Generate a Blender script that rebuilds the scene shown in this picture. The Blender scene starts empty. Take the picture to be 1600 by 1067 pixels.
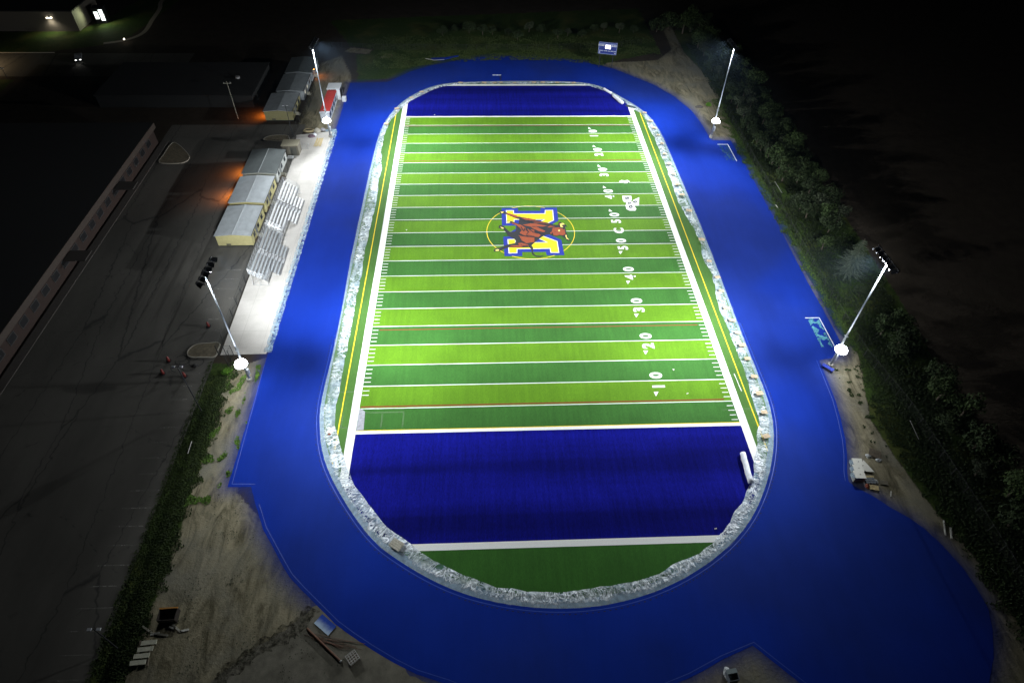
import bpy, bmesh, math, random
import numpy as np
from mathutils import Vector, Matrix, noise
from mathutils.geometry import tessellate_polygon
random.seed(7)
R = math.radians
SC = bpy.context.scene
COL = SC.collection

# ------------------------------------------------------------------ camera
CX, CY, CZ = -9.46179, -108.08119, 79.76676
RX, RY, RZ = 0.764996874, -0.0161738409, -0.0394338125
F = 993.200228
cd = bpy.data.cameras.new('camera'); cam = bpy.data.objects.new('camera', cd); COL.objects.link(cam)
cam.location = (CX, CY, CZ); cam.rotation_euler = (RX, RY, RZ)
cd.sensor_width = 36; cd.lens = F/1600*36; cd.clip_start = 1; cd.clip_end = 3000
SC.camera = cam
# ------------------------------------------------------------------ night sky, exposure
W = bpy.data.worlds.new('World'); SC.world = W; W.use_nodes = True
bg = W.node_tree.nodes['Background']; bg.inputs[0].default_value = (.35, .45, .6, 1); bg.inputs[1].default_value = .0012
SC.view_settings.view_transform = 'Standard'; SC.view_settings.look = 'None'
SC.view_settings.exposure = 0; SC.view_settings.gamma = 1
SC.cycles.max_bounces = 5; SC.cycles.diffuse_bounces = 2; SC.cycles.glossy_bounces = 2
SC.cycles.transparent_max_bounces = 12; SC.cycles.sample_clamp_indirect = 4; SC.cycles.use_denoising = True
SC.cycles.use_light_tree = True
MAST_SPOT = 78000      # watts of each floodlight beam
MAST_SPILL = 15000      # stray light of a whole mast head
MAST_LOW = 260         # low up-light on each mast

_M = cam.matrix_basis.to_3x3()
def G(px, py, h=0.0):
    """ground (or height h) point that the photograph shows at this pixel"""
    d = _M @ Vector(((px-800)/F, -(py-533.5)/F, -1)); t = (h-CZ)/d.z
    return (CX+d.x*t, CY+d.y*t)
def crop(x0, y0, s, pts):
    return [(x0+a/s, y0+b/s) for a, b in pts]
def GP(pts, h=0.0): return [G(a, b, h) for a, b in pts]

# ------------------------------------------------------------------ materials
MATS = {}
def mat(name, col=(.5,.5,.5), rough=.8, metal=0, var=0.0, scale=3.0, bump=0.0, bscale=20, emit=None, estr=1, spec=.5):
    if name in MATS: return MATS[name]
    m = bpy.data.materials.new(name); m.use_nodes = True; nt = m.node_tree; b = nt.nodes['Principled BSDF']
    b.inputs['Base Color'].default_value = (*col, 1); b.inputs['Roughness'].default_value = rough
    b.inputs['Metallic'].default_value = metal; b.inputs['Specular IOR Level'].default_value = spec
    if var or bump: tc = nt.nodes.new('ShaderNodeTexCoord')
    if var:
        n = nt.nodes.new('ShaderNodeTexNoise'); n.inputs['Scale'].default_value = scale; n.inputs['Detail'].default_value = 6
        nt.links.new(tc.outputs['Object'], n.inputs['Vector'])
        mr = nt.nodes.new('ShaderNodeMapRange'); mr.inputs[1].default_value=.3; mr.inputs[2].default_value=.7
        mr.inputs[3].default_value = 1-var; mr.inputs[4].default_value = 1+var
        nt.links.new(n.outputs['Fac'], mr.inputs[0])
        mx = nt.nodes.new('ShaderNodeMix'); mx.data_type='RGBA'; mx.blend_type='MULTIPLY'; mx.inputs[0].default_value=1
        mx.inputs['A'].default_value = (*col,1); nt.links.new(mr.outputs[0], mx.inputs['B'])
        nt.links.new(mx.outputs['Result'], b.inputs['Base Color'])
    if bump:
        n2 = nt.nodes.new('ShaderNodeTexNoise'); n2.inputs['Scale'].default_value = bscale; n2.inputs['Detail'].default_value = 4
        nt.links.new(tc.outputs['Object'], n2.inputs['Vector'])
        bp = nt.nodes.new('ShaderNodeBump'); bp.inputs['Strength'].default_value = bump; bp.inputs['Distance'].default_value=.1
        nt.links.new(n2.outputs['Fac'], bp.inputs['Height']); nt.links.new(bp.outputs[0], b.inputs['Normal'])
    if emit:
        b.inputs['Emission Color'].default_value = (*emit,1); b.inputs['Emission Strength'].default_value = estr
    MATS[name] = m; return m

class N:
    """tiny node-building helper"""
    def __init__(s, name):
        s.m = bpy.data.materials.new(name); s.m.use_nodes = True; s.nt = s.m.node_tree; s.b = s.nt.nodes['Principled BSDF']
        s.tc = s.nt.nodes.new('ShaderNodeTexCoord'); s.obj = s.tc.outputs['Object']
    def node(s, t, **k):
        n = s.nt.nodes.new(t)
        for a, v in k.items(): setattr(n, a, v)
        return n
    def put(s, inp, v):
        if hasattr(v, 'is_output') or isinstance(v, bpy.types.NodeSocket): s.nt.links.new(v, inp)
        elif isinstance(v, (tuple, list)) and len(v) == 3 and inp.type == 'RGBA': inp.default_value = (*v, 1)
        else: inp.default_value = v
    def noise(s, scale, detail=5, rough=.6, stretch=None, dist=0, vec=None):
        v = vec or s.obj
        if stretch:
            mp = s.node('ShaderNodeMapping'); s.put(mp.inputs['Vector'], v); mp.inputs['Scale'].default_value = stretch; v = mp.outputs[0]
        n = s.node('ShaderNodeTexNoise'); s.put(n.inputs['Vector'], v); n.inputs['Scale'].default_value = scale
        n.inputs['Detail'].default_value = detail; n.inputs['Roughness'].default_value = rough; n.inputs['Distortion'].default_value = dist
        return n.outputs['Fac']
    def rng(s, x, a, b, c=0, d=1, smooth=False):
        n = s.node('ShaderNodeMapRange'); n.interpolation_type = 'SMOOTHSTEP' if smooth else 'LINEAR'
        s.put(n.inputs[0], x)
        for i, v in enumerate((a, b, c, d)): n.inputs[i+1].default_value = v
        return n.outputs[0]
    def mix(s, f, a, b, mode='MIX'):
        n = s.node('ShaderNodeMix', data_type='RGBA', blend_type=mode); s.put(n.inputs[0], f); s.put(n.inputs['A'], a); s.put(n.inputs['B'], b)
        return n.outputs['Result']
    def math(s, op, a, b=0.0):
        n = s.node('ShaderNodeMath', operation=op); s.put(n.inputs[0], a); s.put(n.inputs[1], b); return n.outputs[0]
    def scale(s, col, f):   # colour times factor
        c = s.node('ShaderNodeCombineColor'); [s.put(c.inputs[i], f) for i in range(3)]
        return s.mix(1.0, col, c.outputs[0], 'MULTIPLY')
    def bump(s, h, st=.5, d=.1):
        n = s.node('ShaderNodeBump'); n.inputs['Strength'].default_value = st; n.inputs['Distance'].default_value = d
        s.put(n.inputs['Height'], h); s.put(s.b.inputs['Normal'], n.outputs[0])
    def out(s, col, rough=.9, spec=.2):
        s.put(s.b.inputs['Base Color'], col); s.put(s.b.inputs['Roughness'], rough); s.b.inputs['Specular IOR Level'].default_value = spec
        return s.m

def turf_mat(name, col, v=.18):
    s = N(name)
    a = s.noise(9, 4, .7, (1,.25,1)); b = s.noise(.18, 3, .5); c = s.noise(1.6, 2, .5, (1,.05,1)); d = s.noise(40, 2, .8)
    f = s.math('MULTIPLY', s.rng(a,.3,.7,1-v,1+v), s.rng(b,.3,.7,.9,1.1))
    f = s.math('MULTIPLY', f, s.rng(c,.35,.65,.95,1.06)); f = s.math('MULTIPLY', f, s.rng(d,.3,.7,.86,1.14))
    if name == 'turf_navy':
        w = s.noise(.22, 2, .5, (.03,1,1)); f = s.math('MULTIPLY', f, s.rng(w,.38,.60,.66,1.28)); g = s.noise(2.2, 3, .6, (1,.06,1)); f = s.math('MULTIPLY', f, s.rng(g,.3,.7,.82,1.2))
    s.bump(d, .4, .05)
    return s.out(s.scale(col, f), .85, .15)
M_BASE = turf_mat('turf_surround_green', (.055,.135,.026))
M_LIGHT = turf_mat('turf_light_green', (.082,.19,.008))
M_DARK = turf_mat('turf_dark_green', (.032,.114,.019))
M_DARK2 = turf_mat('turf_deep_green', (.027,.105,.013))
M_ENDZ = turf_mat('turf_navy', (.0042,.0055,.155), .35); M_ENDZ.node_tree.nodes['Principled BSDF'].inputs['Specular IOR Level'].default_value = .03
M_WHITE = mat('turf_white', (.72,.74,.72), .9, var=.06, scale=12)
M_YEL = mat('turf_yellow', (.75,.55,.02), .9, var=.1, scale=12)
M_YEL2 = mat('turf_bright_yellow', (.80,.66,.004), .9, var=.04, scale=12)
M_RED = mat('turf_red', (.16,.028,.005), .9, var=.15, scale=12)
M_BLK = mat('turf_dark_line', (.012,.045,.012), .9)
M_ROYAL = mat('turf_royal_blue', (.002,.018,.27), .9, var=.08, scale=12)
M_CHAR = mat('turf_charcoal', (.012,.014,.02), .9)
M_ORG = mat('turf_rust_orange', (.27,.052,.014), .9, var=.12, scale=6)
M_CREAM = mat('turf_cream', (.78,.62,.16), .9)

def track_mat():
    s = N('track_blue_rubber')
    a = s.noise(.10, 4, .6); b = s.noise(30, 2, .8); c = s.noise(.7, 4, .6, (1,.15,1)); d = s.noise(.035, 2, .5)
    f = s.math('MULTIPLY', s.rng(a,.3,.7,.90,1.10), s.rng(b,.3,.7,.85,1.15)); f = s.math('MULTIPLY', f, s.rng(c,.3,.7,.95,1.05))
    col = s.mix(s.rng(d,.42,.62,0,1,True), (.0045,.0255,.27), (.008,.026,.215))
    s.bump(b,.5,.04)
    return s.out(s.scale(col, f), .85, .06)
M_TRACK = track_mat()

def ground_mat():
    s = N('ground_soil_sand_grass')
    at = s.node('ShaderNodeAttribute', attribute_name='mask'); sp = s.node('ShaderNodeSeparateColor'); s.put(sp.inputs[0], at.outputs['Color'])
    gr, sa, ov = sp.outputs
    n1 = s.noise(.35, 6, .65); n2 = s.noise(2.2, 5, .7); n3 = s.noise(9, 3, .7); n4 = s.noise(.12, 4, .55); n5 = s.noise(.5, 6, .7, (1,.3,1), 1.2)
    gw = s.math('ADD', gr, s.math('MULTIPLY', s.math('SUBTRACT', s.math('ADD', s.math('MULTIPLY', n1,.6), s.math('MULTIPLY', n2,.4)), .5), 1.5))
    gm = s.rng(gw, .42, .58, 0, 1, True)
    sm = s.rng(s.math('ADD', sa, s.math('MULTIPLY', s.math('SUBTRACT', n2, .5), .8)), .4, .6, 0, 1, True)
    soil = s.mix(s.rng(n1,.3,.7), (.034,.027,.019), (.052,.041,.03))
    sand = s.mix(s.rng(n5,.36,.62), (.082,.074,.045), (.25,.225,.15))
    sand = s.mix(s.rng(n4,.45,.68), sand, (.17,.165,.13))
    sand = s.mix(s.rng(n3,.70,.78,0,.7), sand, (.05,.045,.03))
    grass = s.mix(s.rng(n2,.35,.65), (.016,.034,.007), (.045,.075,.014))
    grass = s.mix(s.rng(n4,.5,.7), grass, (.075,.085,.022))
    c = s.mix(sm, soil, sand); c = s.mix(gm, c, grass)
    om = s.rng(s.math('ADD', ov, s.math('MULTIPLY', s.math('SUBTRACT', n2,.5),.35)), .2, 1.0, 0, .8)
    c = s.mix(om, c, (.006,.022,.16))
    c = s.scale(c, s.rng(n3,.25,.75,.88,1.12))
    s.bump(s.math('ADD', n2, s.math('MULTIPLY', n3,.15)), .8, .12)
    return s.out(c, .95, .1)
M_GROUND = ground_mat()

def asphalt_mat():
    s = N('worn_asphalt')
    n1 = s.noise(.15, 5, .6, (1,.35,1)); n2 = s.noise(20, 3, .8); n3 = s.noise(.6, 5, .65)
    def cracks(sc, st, w, seed):
        mp = s.node('ShaderNodeMapping'); mp.inputs['Scale'].default_value = st; mp.inputs['Location'].default_value = (seed, seed*1.7, 0)
        wob = s.node('ShaderNodeVectorMath', operation='MULTIPLY_ADD'); nn = s.node('ShaderNodeTexNoise'); nn.inputs['Scale'].default_value=.7; nn.inputs['Detail'].default_value = 5
        s.put(nn.inputs['Vector'], s.obj); s.put(wob.inputs[0], nn.outputs['Color']); wob.inputs[1].default_value = (1.6,1.6,0); s.put(wob.inputs[2], s.obj)
        s.put(mp.inputs['Vector'], wob.outputs[0])
        v = s.node('ShaderNodeTexVoronoi', feature='DISTANCE_TO_EDGE'); v.inputs['Scale'].default_value = sc; s.put(v.inputs['Vector'], mp.outputs[0])
        return s.rng(v.outputs['Distance'], 0, w, 1, 0)
    ck = s.math('MAXIMUM', cracks(.13,(1,.16,1),.012,3), s.math('MULTIPLY', cracks(.10,(.5,1,1),.008,9), s.rng(n3,.5,.62)))
    col = s.mix(s.rng(n1,.3,.7), (.078,.075,.066), (.118,.113,.10))
    col = s.mix(s.rng(n3,.62,.72,0,.55), col, (.07,.066,.06))
    col = s.mix(s.math('MULTIPLY', ck, .8), col, (.03,.03,.03))
    s.bump(n2,.3,.05)
    return s.out(s.scale(col, s.rng(n2,.3,.7,.85,1.15)), .9, .2)
M_ASPH = asphalt_mat()
def conc_mat():
    s = N('pale_concrete')
    n1 = s.noise(.3,6,.6); n2 = s.noise(15,3,.7)
    mp = s.node('ShaderNodeTexBrick'); mp.offset = 0; s.put(mp.inputs['Vector'], s.obj); mp.inputs['Scale'].default_value = .25
    for k, v in (('Mortar Size',.006),('Brick Width',1),('Row Height',1)): mp.inputs[k].default_value = v
    col = s.mix(s.rng(n1,.3,.7), (.46,.445,.41), (.58,.56,.525)); col = s.mix(s.math('MULTIPLY', mp.outputs['Fac'],.5), col, (.2,.19,.17))
    return s.out(s.scale(col, s.rng(n2,.3,.7,.93,1.07)), .85, .25)
M_CONC = conc_mat()
def plastic_mat(name, lo=.25, hi=.95, col=(.62,.70,.74), ring=False):
    s = N(name)
    n1 = s.noise(1.1,6,.65,None,.8); n2 = s.noise(4,6,.7,None,1.5); n3 = s.noise(.35,3,.5)
    c = s.mix(s.rng(n2,.35,.68), tuple(x*(.72 if ring else .55) for x in col), (min(1,col[0]*1.3),min(1,col[1]*1.2),min(1,col[2]*1.16)))
    c = s.mix(s.rng(n3,.52,.68,0,.55), c, (.10,.26,.45))
    s.bump(s.math('ADD', n2, n1), .8, .10) if not ring else s.bump(s.noise(1.2, 3, .55, (2.2,.7,1), .8, [s.node('ShaderNodeAttribute', attribute_name='flow').outputs['Vector']][0]), 1, .45)
    a = s.rng(s.math('ADD', s.math('MULTIPLY', n1,.6), s.math('MULTIPLY', n2,.4)), .38,.6, lo, hi)
    if ring:
        fa = s.node('ShaderNodeAttribute', attribute_name='flow'); fv = fa.outputs['Vector']
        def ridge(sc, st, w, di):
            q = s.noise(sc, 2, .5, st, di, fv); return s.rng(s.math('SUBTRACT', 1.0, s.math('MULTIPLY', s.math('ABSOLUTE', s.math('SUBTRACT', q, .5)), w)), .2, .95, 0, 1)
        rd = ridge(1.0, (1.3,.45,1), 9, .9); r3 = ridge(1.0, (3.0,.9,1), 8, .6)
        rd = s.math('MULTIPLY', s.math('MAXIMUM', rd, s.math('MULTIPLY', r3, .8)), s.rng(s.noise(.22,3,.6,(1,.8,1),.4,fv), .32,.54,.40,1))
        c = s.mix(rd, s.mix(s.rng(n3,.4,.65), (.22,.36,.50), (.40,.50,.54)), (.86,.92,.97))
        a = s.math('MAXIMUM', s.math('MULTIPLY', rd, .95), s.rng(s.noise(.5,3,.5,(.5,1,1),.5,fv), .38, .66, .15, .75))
        at = s.node('ShaderNodeAttribute', attribute_name='across'); e = s.math('ADD', at.outputs['Fac'], s.math('MULTIPLY', s.math('SUBTRACT', n1, .5), .5))
        a = s.math('MULTIPLY', a, s.rng(e, .18, .48, .25, 1, True))
    s.put(s.b.inputs['Alpha'], a)
    return s.out(c, .28, .6)
M_PLAS = plastic_mat('clear_plastic_sheeting')
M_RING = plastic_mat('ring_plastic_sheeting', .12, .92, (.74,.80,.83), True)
M_PLAS2 = plastic_mat('blue_tinted_plastic', .05, .75, (.42,.62,.76))
M_POLE = mat('galvanised_steel', (.30,.33,.36), .5, .5, var=.08, scale=2)
M_STEEL = mat('dull_aluminium', (.55,.57,.58), .45, .6, var=.12, scale=4)
M_DARKMET = mat('dark_painted_metal', (.02,.022,.026), .5, .3)
M_LENS = mat('lit_floodlight_lens', (.8,.8,.8), .2, emit=(.86,.93,1), estr=3)
M_BALL = mat('lamp_glare_lens', (.9,.9,.9), .2, emit=(.93,.97,1), estr=40)
M_WOOD = mat('pale_plywood', (.46,.36,.24), .8, var=.25, scale=5)
M_PLANK = mat('yellow_lumber', (.50,.40,.20), .8, var=.2, scale=5)
M_GREYW = mat('weathered_grey_wood', (.32,.31,.25), .85, var=.25, scale=6)

# ------------------------------------------------------------------ object helpers
def tag(o, label=None, cat=None, group=None, kind=None):
    if label: o['label'] = label
    if cat: o['category'] = cat
    if group: o['group'] = group
    if kind: o['kind'] = kind
    return o
def empty(name, loc, rz=0, label=None, cat=None, group=None, kind=None):
    o = bpy.data.objects.new(name, None); COL.objects.link(o); o.location = loc; o.rotation_euler = (0,0,rz); o.empty_display_size = .5
    return tag(o, label, cat, group, kind)
class MB:
    def __init__(s): s.v = []; s.f = []; s.mi = []; s.cur = 0
    def quadv(s, pts):
        n = len(s.v); s.v += [tuple(p) for p in pts]; s.f.append(tuple(range(n, n+len(pts)))); s.mi.append(s.cur); return s
    def box(s, c, d, rz=0, tilt=0):
        x, y, z = [q/2 for q in d]; ca, sa = math.cos(rz), math.sin(rz); n = len(s.v)
        rot = Matrix.Rotation(rz, 3, 'Z') @ Matrix.Rotation(tilt, 3, 'Y')
        for dz in (-z, z):
            for dx, dy in ((-x,-y),(x,-y),(x,y),(-x,y)):
                p = rot @ Vector((dx,dy,dz)); s.v.append((c[0]+p.x, c[1]+p.y, c[2]+p.z))
        for f in ((3,2,1,0),(4,5,6,7),(0,1,5,4),(1,2,6,5),(2,3,7,6),(3,0,4,7)): s.f.append(tuple(n+i for i in f)); s.mi.append(s.cur)
        return s
    def prism(s, poly, z0, z1):
        n = len(s.v); k = len(poly); a = sum(poly[i][0]*poly[(i+1)%k][1]-poly[(i+1)%k][0]*poly[i][1] for i in range(k))
        if a < 0: poly = poly[::-1]
        s.v += [(p[0],p[1],z0) for p in poly] + [(p[0],p[1],z1) for p in poly]
        for t in tessellate_polygon([[Vector((p[0],p[1],0)) for p in poly]]):
            p = [Vector(poly[i]) for i in t]
            if (p[1]-p[0]).cross(p[2]-p[0]) < 0: t = t[::-1]
            s.f.append(tuple(n+k+i for i in t)); s.f.append(tuple(n+i for i in t[::-1])); s.mi += [s.cur]*2
        for i in range(k):
            j = (i+1)%k; s.f.append((n+i,n+j,n+k+j,n+k+i)); s.mi.append(s.cur)
        return s
    def sheet(s, poly, z):
        n = len(s.v); s.v += [(p[0],p[1],z) for p in poly]
        for t in tessellate_polygon([[Vector((p[0],p[1],0)) for p in poly]]):
            p = [Vector(poly[i]) for i in t]
            if (p[1]-p[0]).cross(p[2]-p[0]) < 0: t = t[::-1]
            s.f.append(tuple(n+i for i in t)); s.mi.append(s.cur)
        return s
    def rect(s, x0, y0, x1, y1, z): return s.quadv([(x0,y0,z),(x1,y0,z),(x1,y1,z),(x0,y1,z)])
    def tube(s, pts, r, k=8, r2=None, cap=True):
        pts = [Vector(p) for p in pts]; n0 = len(s.v); m = len(pts)
        for i, p in enumerate(pts):
            d = (pts[min(i+1,m-1)]-pts[max(i-1,0)]).normalized()
            a = d.cross(Vector((0,0,1)) if abs(d.z)<.9 else Vector((1,0,0))).normalized(); b = d.cross(a)
            rr = r if r2 is None else r+(r2-r)*i/(m-1)
            for j in range(k):
                t = 2*math.pi*j/k; q = p+a*math.cos(t)*rr+b*math.sin(t)*rr; s.v.append(tuple(q))
        for i in range(m-1):
            for j in range(k):
                a = n0+i*k+j; b = n0+i*k+(j+1)%k; s.f.append((a,a+k,b+k,b)); s.mi.append(s.cur)
        if cap:
            s.f.append(tuple(n0+j for j in range(k))); s.f.append(tuple(n0+(m-1)*k+k-1-j for j in range(k))); s.mi += [s.cur]*2
        return s
    def strip(s, pts, w, z, closed=False):
        n = len(pts); L = []
        for i in range(n):
            a = Vector(pts[(i-1)%n] if closed or i else pts[0]); c = Vector(pts[(i+1)%n] if closed or i<n-1 else pts[-1]); b = Vector(pts[i])
            d1 = (b-a).normalized() if (b-a).length > 1e-6 else (c-b).normalized(); d2 = (c-b).normalized() if (c-b).length > 1e-6 else d1
            n1 = Vector((-d1.y,d1.x)); n2 = Vector((-d2.y,d2.x)); m = n1+n2
            m = m.normalized() if m.length > 1e-3 else n1; k = 1/max(.45, m.dot(n1)); L.append((b+m*w/2*k, b-m*w/2*k))
        for i in range(n if closed else n-1):
            a, b = L[i], L[(i+1)%n]; s.quadv([(a[1].x,a[1].y,z),(b[1].x,b[1].y,z),(b[0].x,b[0].y,z),(a[0].x,a[0].y,z)])
        return s
    def build(s, name, mats, parent=None, smooth=False, loc=None):
        me = bpy.data.meshes.new(name); me.from_pydata(s.v, [], s.f)
        if not isinstance(mats, (list, tuple)): mats = [mats]
        for m in mats: me.materials.append(m)
        me.polygons.foreach_set('material_index', s.mi)
        if smooth: me.polygons.foreach_set('use_smooth', [True]*len(s.f))
        me.update(); o = bpy.data.objects.new(name, me); COL.objects.link(o)
        if parent: o.parent = parent
        if loc: o.location = loc
        return o
def children(o): return [c for c in COL.objects if c.parent is o]
def copy_tree(o, parent=None):
    c = o.copy(); COL.objects.link(c); c.parent = parent
    for ch in list(o.children): copy_tree(ch, c)
    return c
def place(o, loc, rz=0, label=None, scale=None):
    o.location = loc; o.rotation_euler = (0,0,rz)
    if scale: o.scale = scale if isinstance(scale,(tuple,list)) else (scale,)*3
    if label: o['label'] = label
    return o
ORD = ['first','second','third','fourth','fifth','sixth','seventh','eighth','ninth','tenth','eleventh','twelfth','thirteenth','fourteenth','fifteenth','sixteenth','seventeenth','eighteenth','nineteenth','twentieth']
def ordn(i):
    if i < 20: return ORD[i]
    t = ['','','twenty','thirty','forty','fifty','sixty','seventy','eighty','ninety'][(i+1)//10] ; u = (i+1)%10
    return t.replace('ty','tieth') if u == 0 else t+'-'+ORD[u-1]
def jitter(pts, amp, step, seed=0, closed=True):
    out = []; n = len(pts)
    for i in range(n if closed else n-1):
        a = Vector(pts[i]); b = Vector(pts[(i+1)%n]); k = max(1, int((b-a).length/step)); nn = Vector((-(b-a).y,(b-a).x)).normalized() if (b-a).length>0 else Vector((0,0))
        for j in range(k):
            p = a.lerp(b, j/k); o = noise.noise(Vector((p.x*1.3, p.y*1.3, seed)))*amp + noise.noise(Vector((p.x*.35, p.y*.35, seed+5)))*amp*.8
            out.append(tuple(p+nn*o))
    if not closed: out.append(tuple(pts[-1]))
    return out
def catmull(pts, n=4, closed=True):
    out = []; m = len(pts)
    for i in range(m if closed else m-1):
        p = [Vector(pts[(i+k)%m]) if closed else Vector(pts[min(max(i+k,0),m-1)]) for k in (-1,0,1,2)]
        for j in range(n):
            t = j/n; q = .5*((2*p[1])+(p[2]-p[0])*t+(2*p[0]-5*p[1]+4*p[2]-p[3])*t*t+(3*p[1]-p[0]-3*p[2]+p[3])*t**3); out.append((q.x,q.y))
    if not closed: out.append(tuple(pts[-1]))
    return out

# ------------------------------------------------------------------ outlines read off the photograph
BAND_OUT = GP(
 crop(560,160,5.925,[(400,0),(300,90),(215,200),(190,300),(150,430),(115,600),(80,740),(40,920),(15,1067)]) +
 crop(540,330,5.925,[(95,200),(55,400),(20,600),(0,700)]) + [(532,498)] +
 crop(480,540,5.3375,[(225,40),(180,190),(140,350),(112,480),(100,560),(98,700),(112,860),(140,960)]) +
 crop(500,600,4.104,[(60,590),(130,710),(200,830),(300,960),(370,1050)]) +
 crop(560,800,6.67,[(300,410),(450,530),(650,660),(900,780),(1100,860),(1330,930)]) +
 crop(640,800,2.857,[(500,425),(650,440),(800,430),(950,410),(1100,365),(1250,295),(1380,205),(1480,110),(1540,20)]) +
 crop(1020,560,4.445,[(735,1000),(790,900),(835,740),(848,580),(845,440),(820,330),(780,220),(720,90),(690,0)]) + [(1149,500)] +
 crop(1020,330,5.925,[(700,790),(640,650),(560,440),(470,180),(385,0)]) +
 crop(960,160,5.925,[(640,760),(550,560),(470,350),(400,220),(330,110),(240,50),(130,0)]) +
 crop(840,40,4.706,[(560,490),(480,450),(400,420),(300,410),(0,407)]) +
 crop(540,60,5,[(1200,335),(850,340),(760,352),(660,372),(560,420),(450,485)]))
BAND_IN = GP(
 crop(560,160,5.925,[(470,10),(400,60),(310,160),(265,250),(235,340),(218,450),(218,600),(190,760),(170,920),(135,1060)]) +
 crop(540,330,5.925,[(225,180),(185,360),(155,560),(110,780),(65,1050)]) +
 crop(520,500,5.925,[(125,330),(80,560),(45,740),(30,830)]) +
 crop(500,600,4.104,[(105,300),(140,420),(160,490),(190,580),(250,680),(340,800),(450,930),(580,1020)]) +
 crop(560,800,6.67,[(720,470),(850,530),(1050,620),(1200,680),(1330,730)]) +
 crop(640,800,2.857,[(400,335),(600,355),(700,355),(850,330),(920,322),(1080,285),(1180,230),(1290,185),(1390,95),(1440,20)]) +
 crop(1020,560,4.445,[(570,1050),(640,970),(640,900),(690,860),(695,720),(720,650),(722,540),(735,470),(740,430),(715,370),(695,280),(665,190),(625,60),(600,0)]) +
 crop(1080,500,5.925,[(310,20)]) +
 crop(1020,330,5.925,[(590,820),(560,650),(530,560),(460,450),(450,350),(415,230),(350,130),(280,0)]) +
 crop(960,160,5.925,[(560,850),(500,660),(430,490),(380,370),(330,260),(250,110)]) +
 crop(840,40,4.706,[(670,610),(640,570),(540,510),(450,470),(340,436),(200,426)]) +
 [(840,131.8),(780,131.8),(720,132)] + crop(540,60,5,[(770,378),(700,400),(600,445),(500,500)]))
for _ in range(2): BAND_OUT = [tuple((BAND_OUT[i-1][k]+2*BAND_OUT[i][k]+BAND_OUT[(i+1)%len(BAND_OUT)][k])/4 for k in (0,1)) for i in range(len(BAND_OUT))]
LOOP = catmull(BAND_OUT, 3)

def line_x(a, b): return [a, b]
TRACK_OUT = GP(
 [(547,130),(604,129),(610,127),(640,113),(670,104),(710,96),(740,91),(780,88.6),(840,89.2),(880,92),(904,95.7),(935.6,102.7),(959,108),(988.7,119.7),(1020.6,132.4),(1052.5,150.5),(1080,172.8),(1095,192),(1104.6,207.9),(1108.8,217.4),(1114,219.6),(1141.5,220)] +
 [(1165,258.7),(1191,307.3),(1217.4,354.5),(1243.3,405.7),(1265,446.6),(1287.5,486),(1305.5,519.7),(1316,541)] +
 [(1312,557),(1280,563)] + [(1292.7,593.8),(1305.3,624.7),(1313.8,655.6),(1320.8,686.6),(1323.6,712),(1323.6,740),(1326,752),(1336,760),(1364.4,775),(1392.5,793.5),(1420.6,809),(1444.5,825.6),(1472,851.4),(1506.4,889.2),(1527,920),(1544,951),(1551,985.5),(1552.8,1027),(1545,1067),(1530,1110),(1490,1160),(1420,1200)] +
 [(1176,1008),(1130,1030),(1080,1057.6),(1040,1074),(960,1100),(880,1112),(800,1105),(740,1085),(699,1068),(650,1052.6),(615,1035),(580,1014),(548.6,993),(524,974.6),(497.8,948.3),(471.5,922),(452.3,901),(440,880),(425,852),(411,826),(400,790),(392.3,760.5),(355.7,760.5)])
TRACK_OUT = TRACK_OUT

# ------------------------------------------------------------------ ground
def poly_dist(P, poly, closed=True):
    """signed distance (negative inside) of points P (n,2) to polygon"""
    poly = np.array(poly); d = np.full(len(P), 1e9); ins = np.zeros(len(P), bool); n = len(poly)
    for i in range(n if closed else n-1):
        a = poly[i]; b = poly[(i+1)%n]; ab = b-a; t = np.clip(((P-a)@ab)/max(1e-9, ab@ab), 0, 1)
        q = P-(a+t[:,None]*ab); d = np.minimum(d, np.hypot(q[:,0], q[:,1]))
        c = (a[1] > P[:,1]) != (b[1] > P[:,1]); x = (b[0]-a[0])*(P[:,1]-a[1])/((b[1]-a[1]) if abs(b[1]-a[1])>1e-9 else 1e-9)+a[0]; ins ^= c & (P[:,0] < x)
    return np.where(ins, -d, d) if closed else d
def sm(d, w): return np.clip(.5-d/(2*w), 0, 1)

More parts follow.
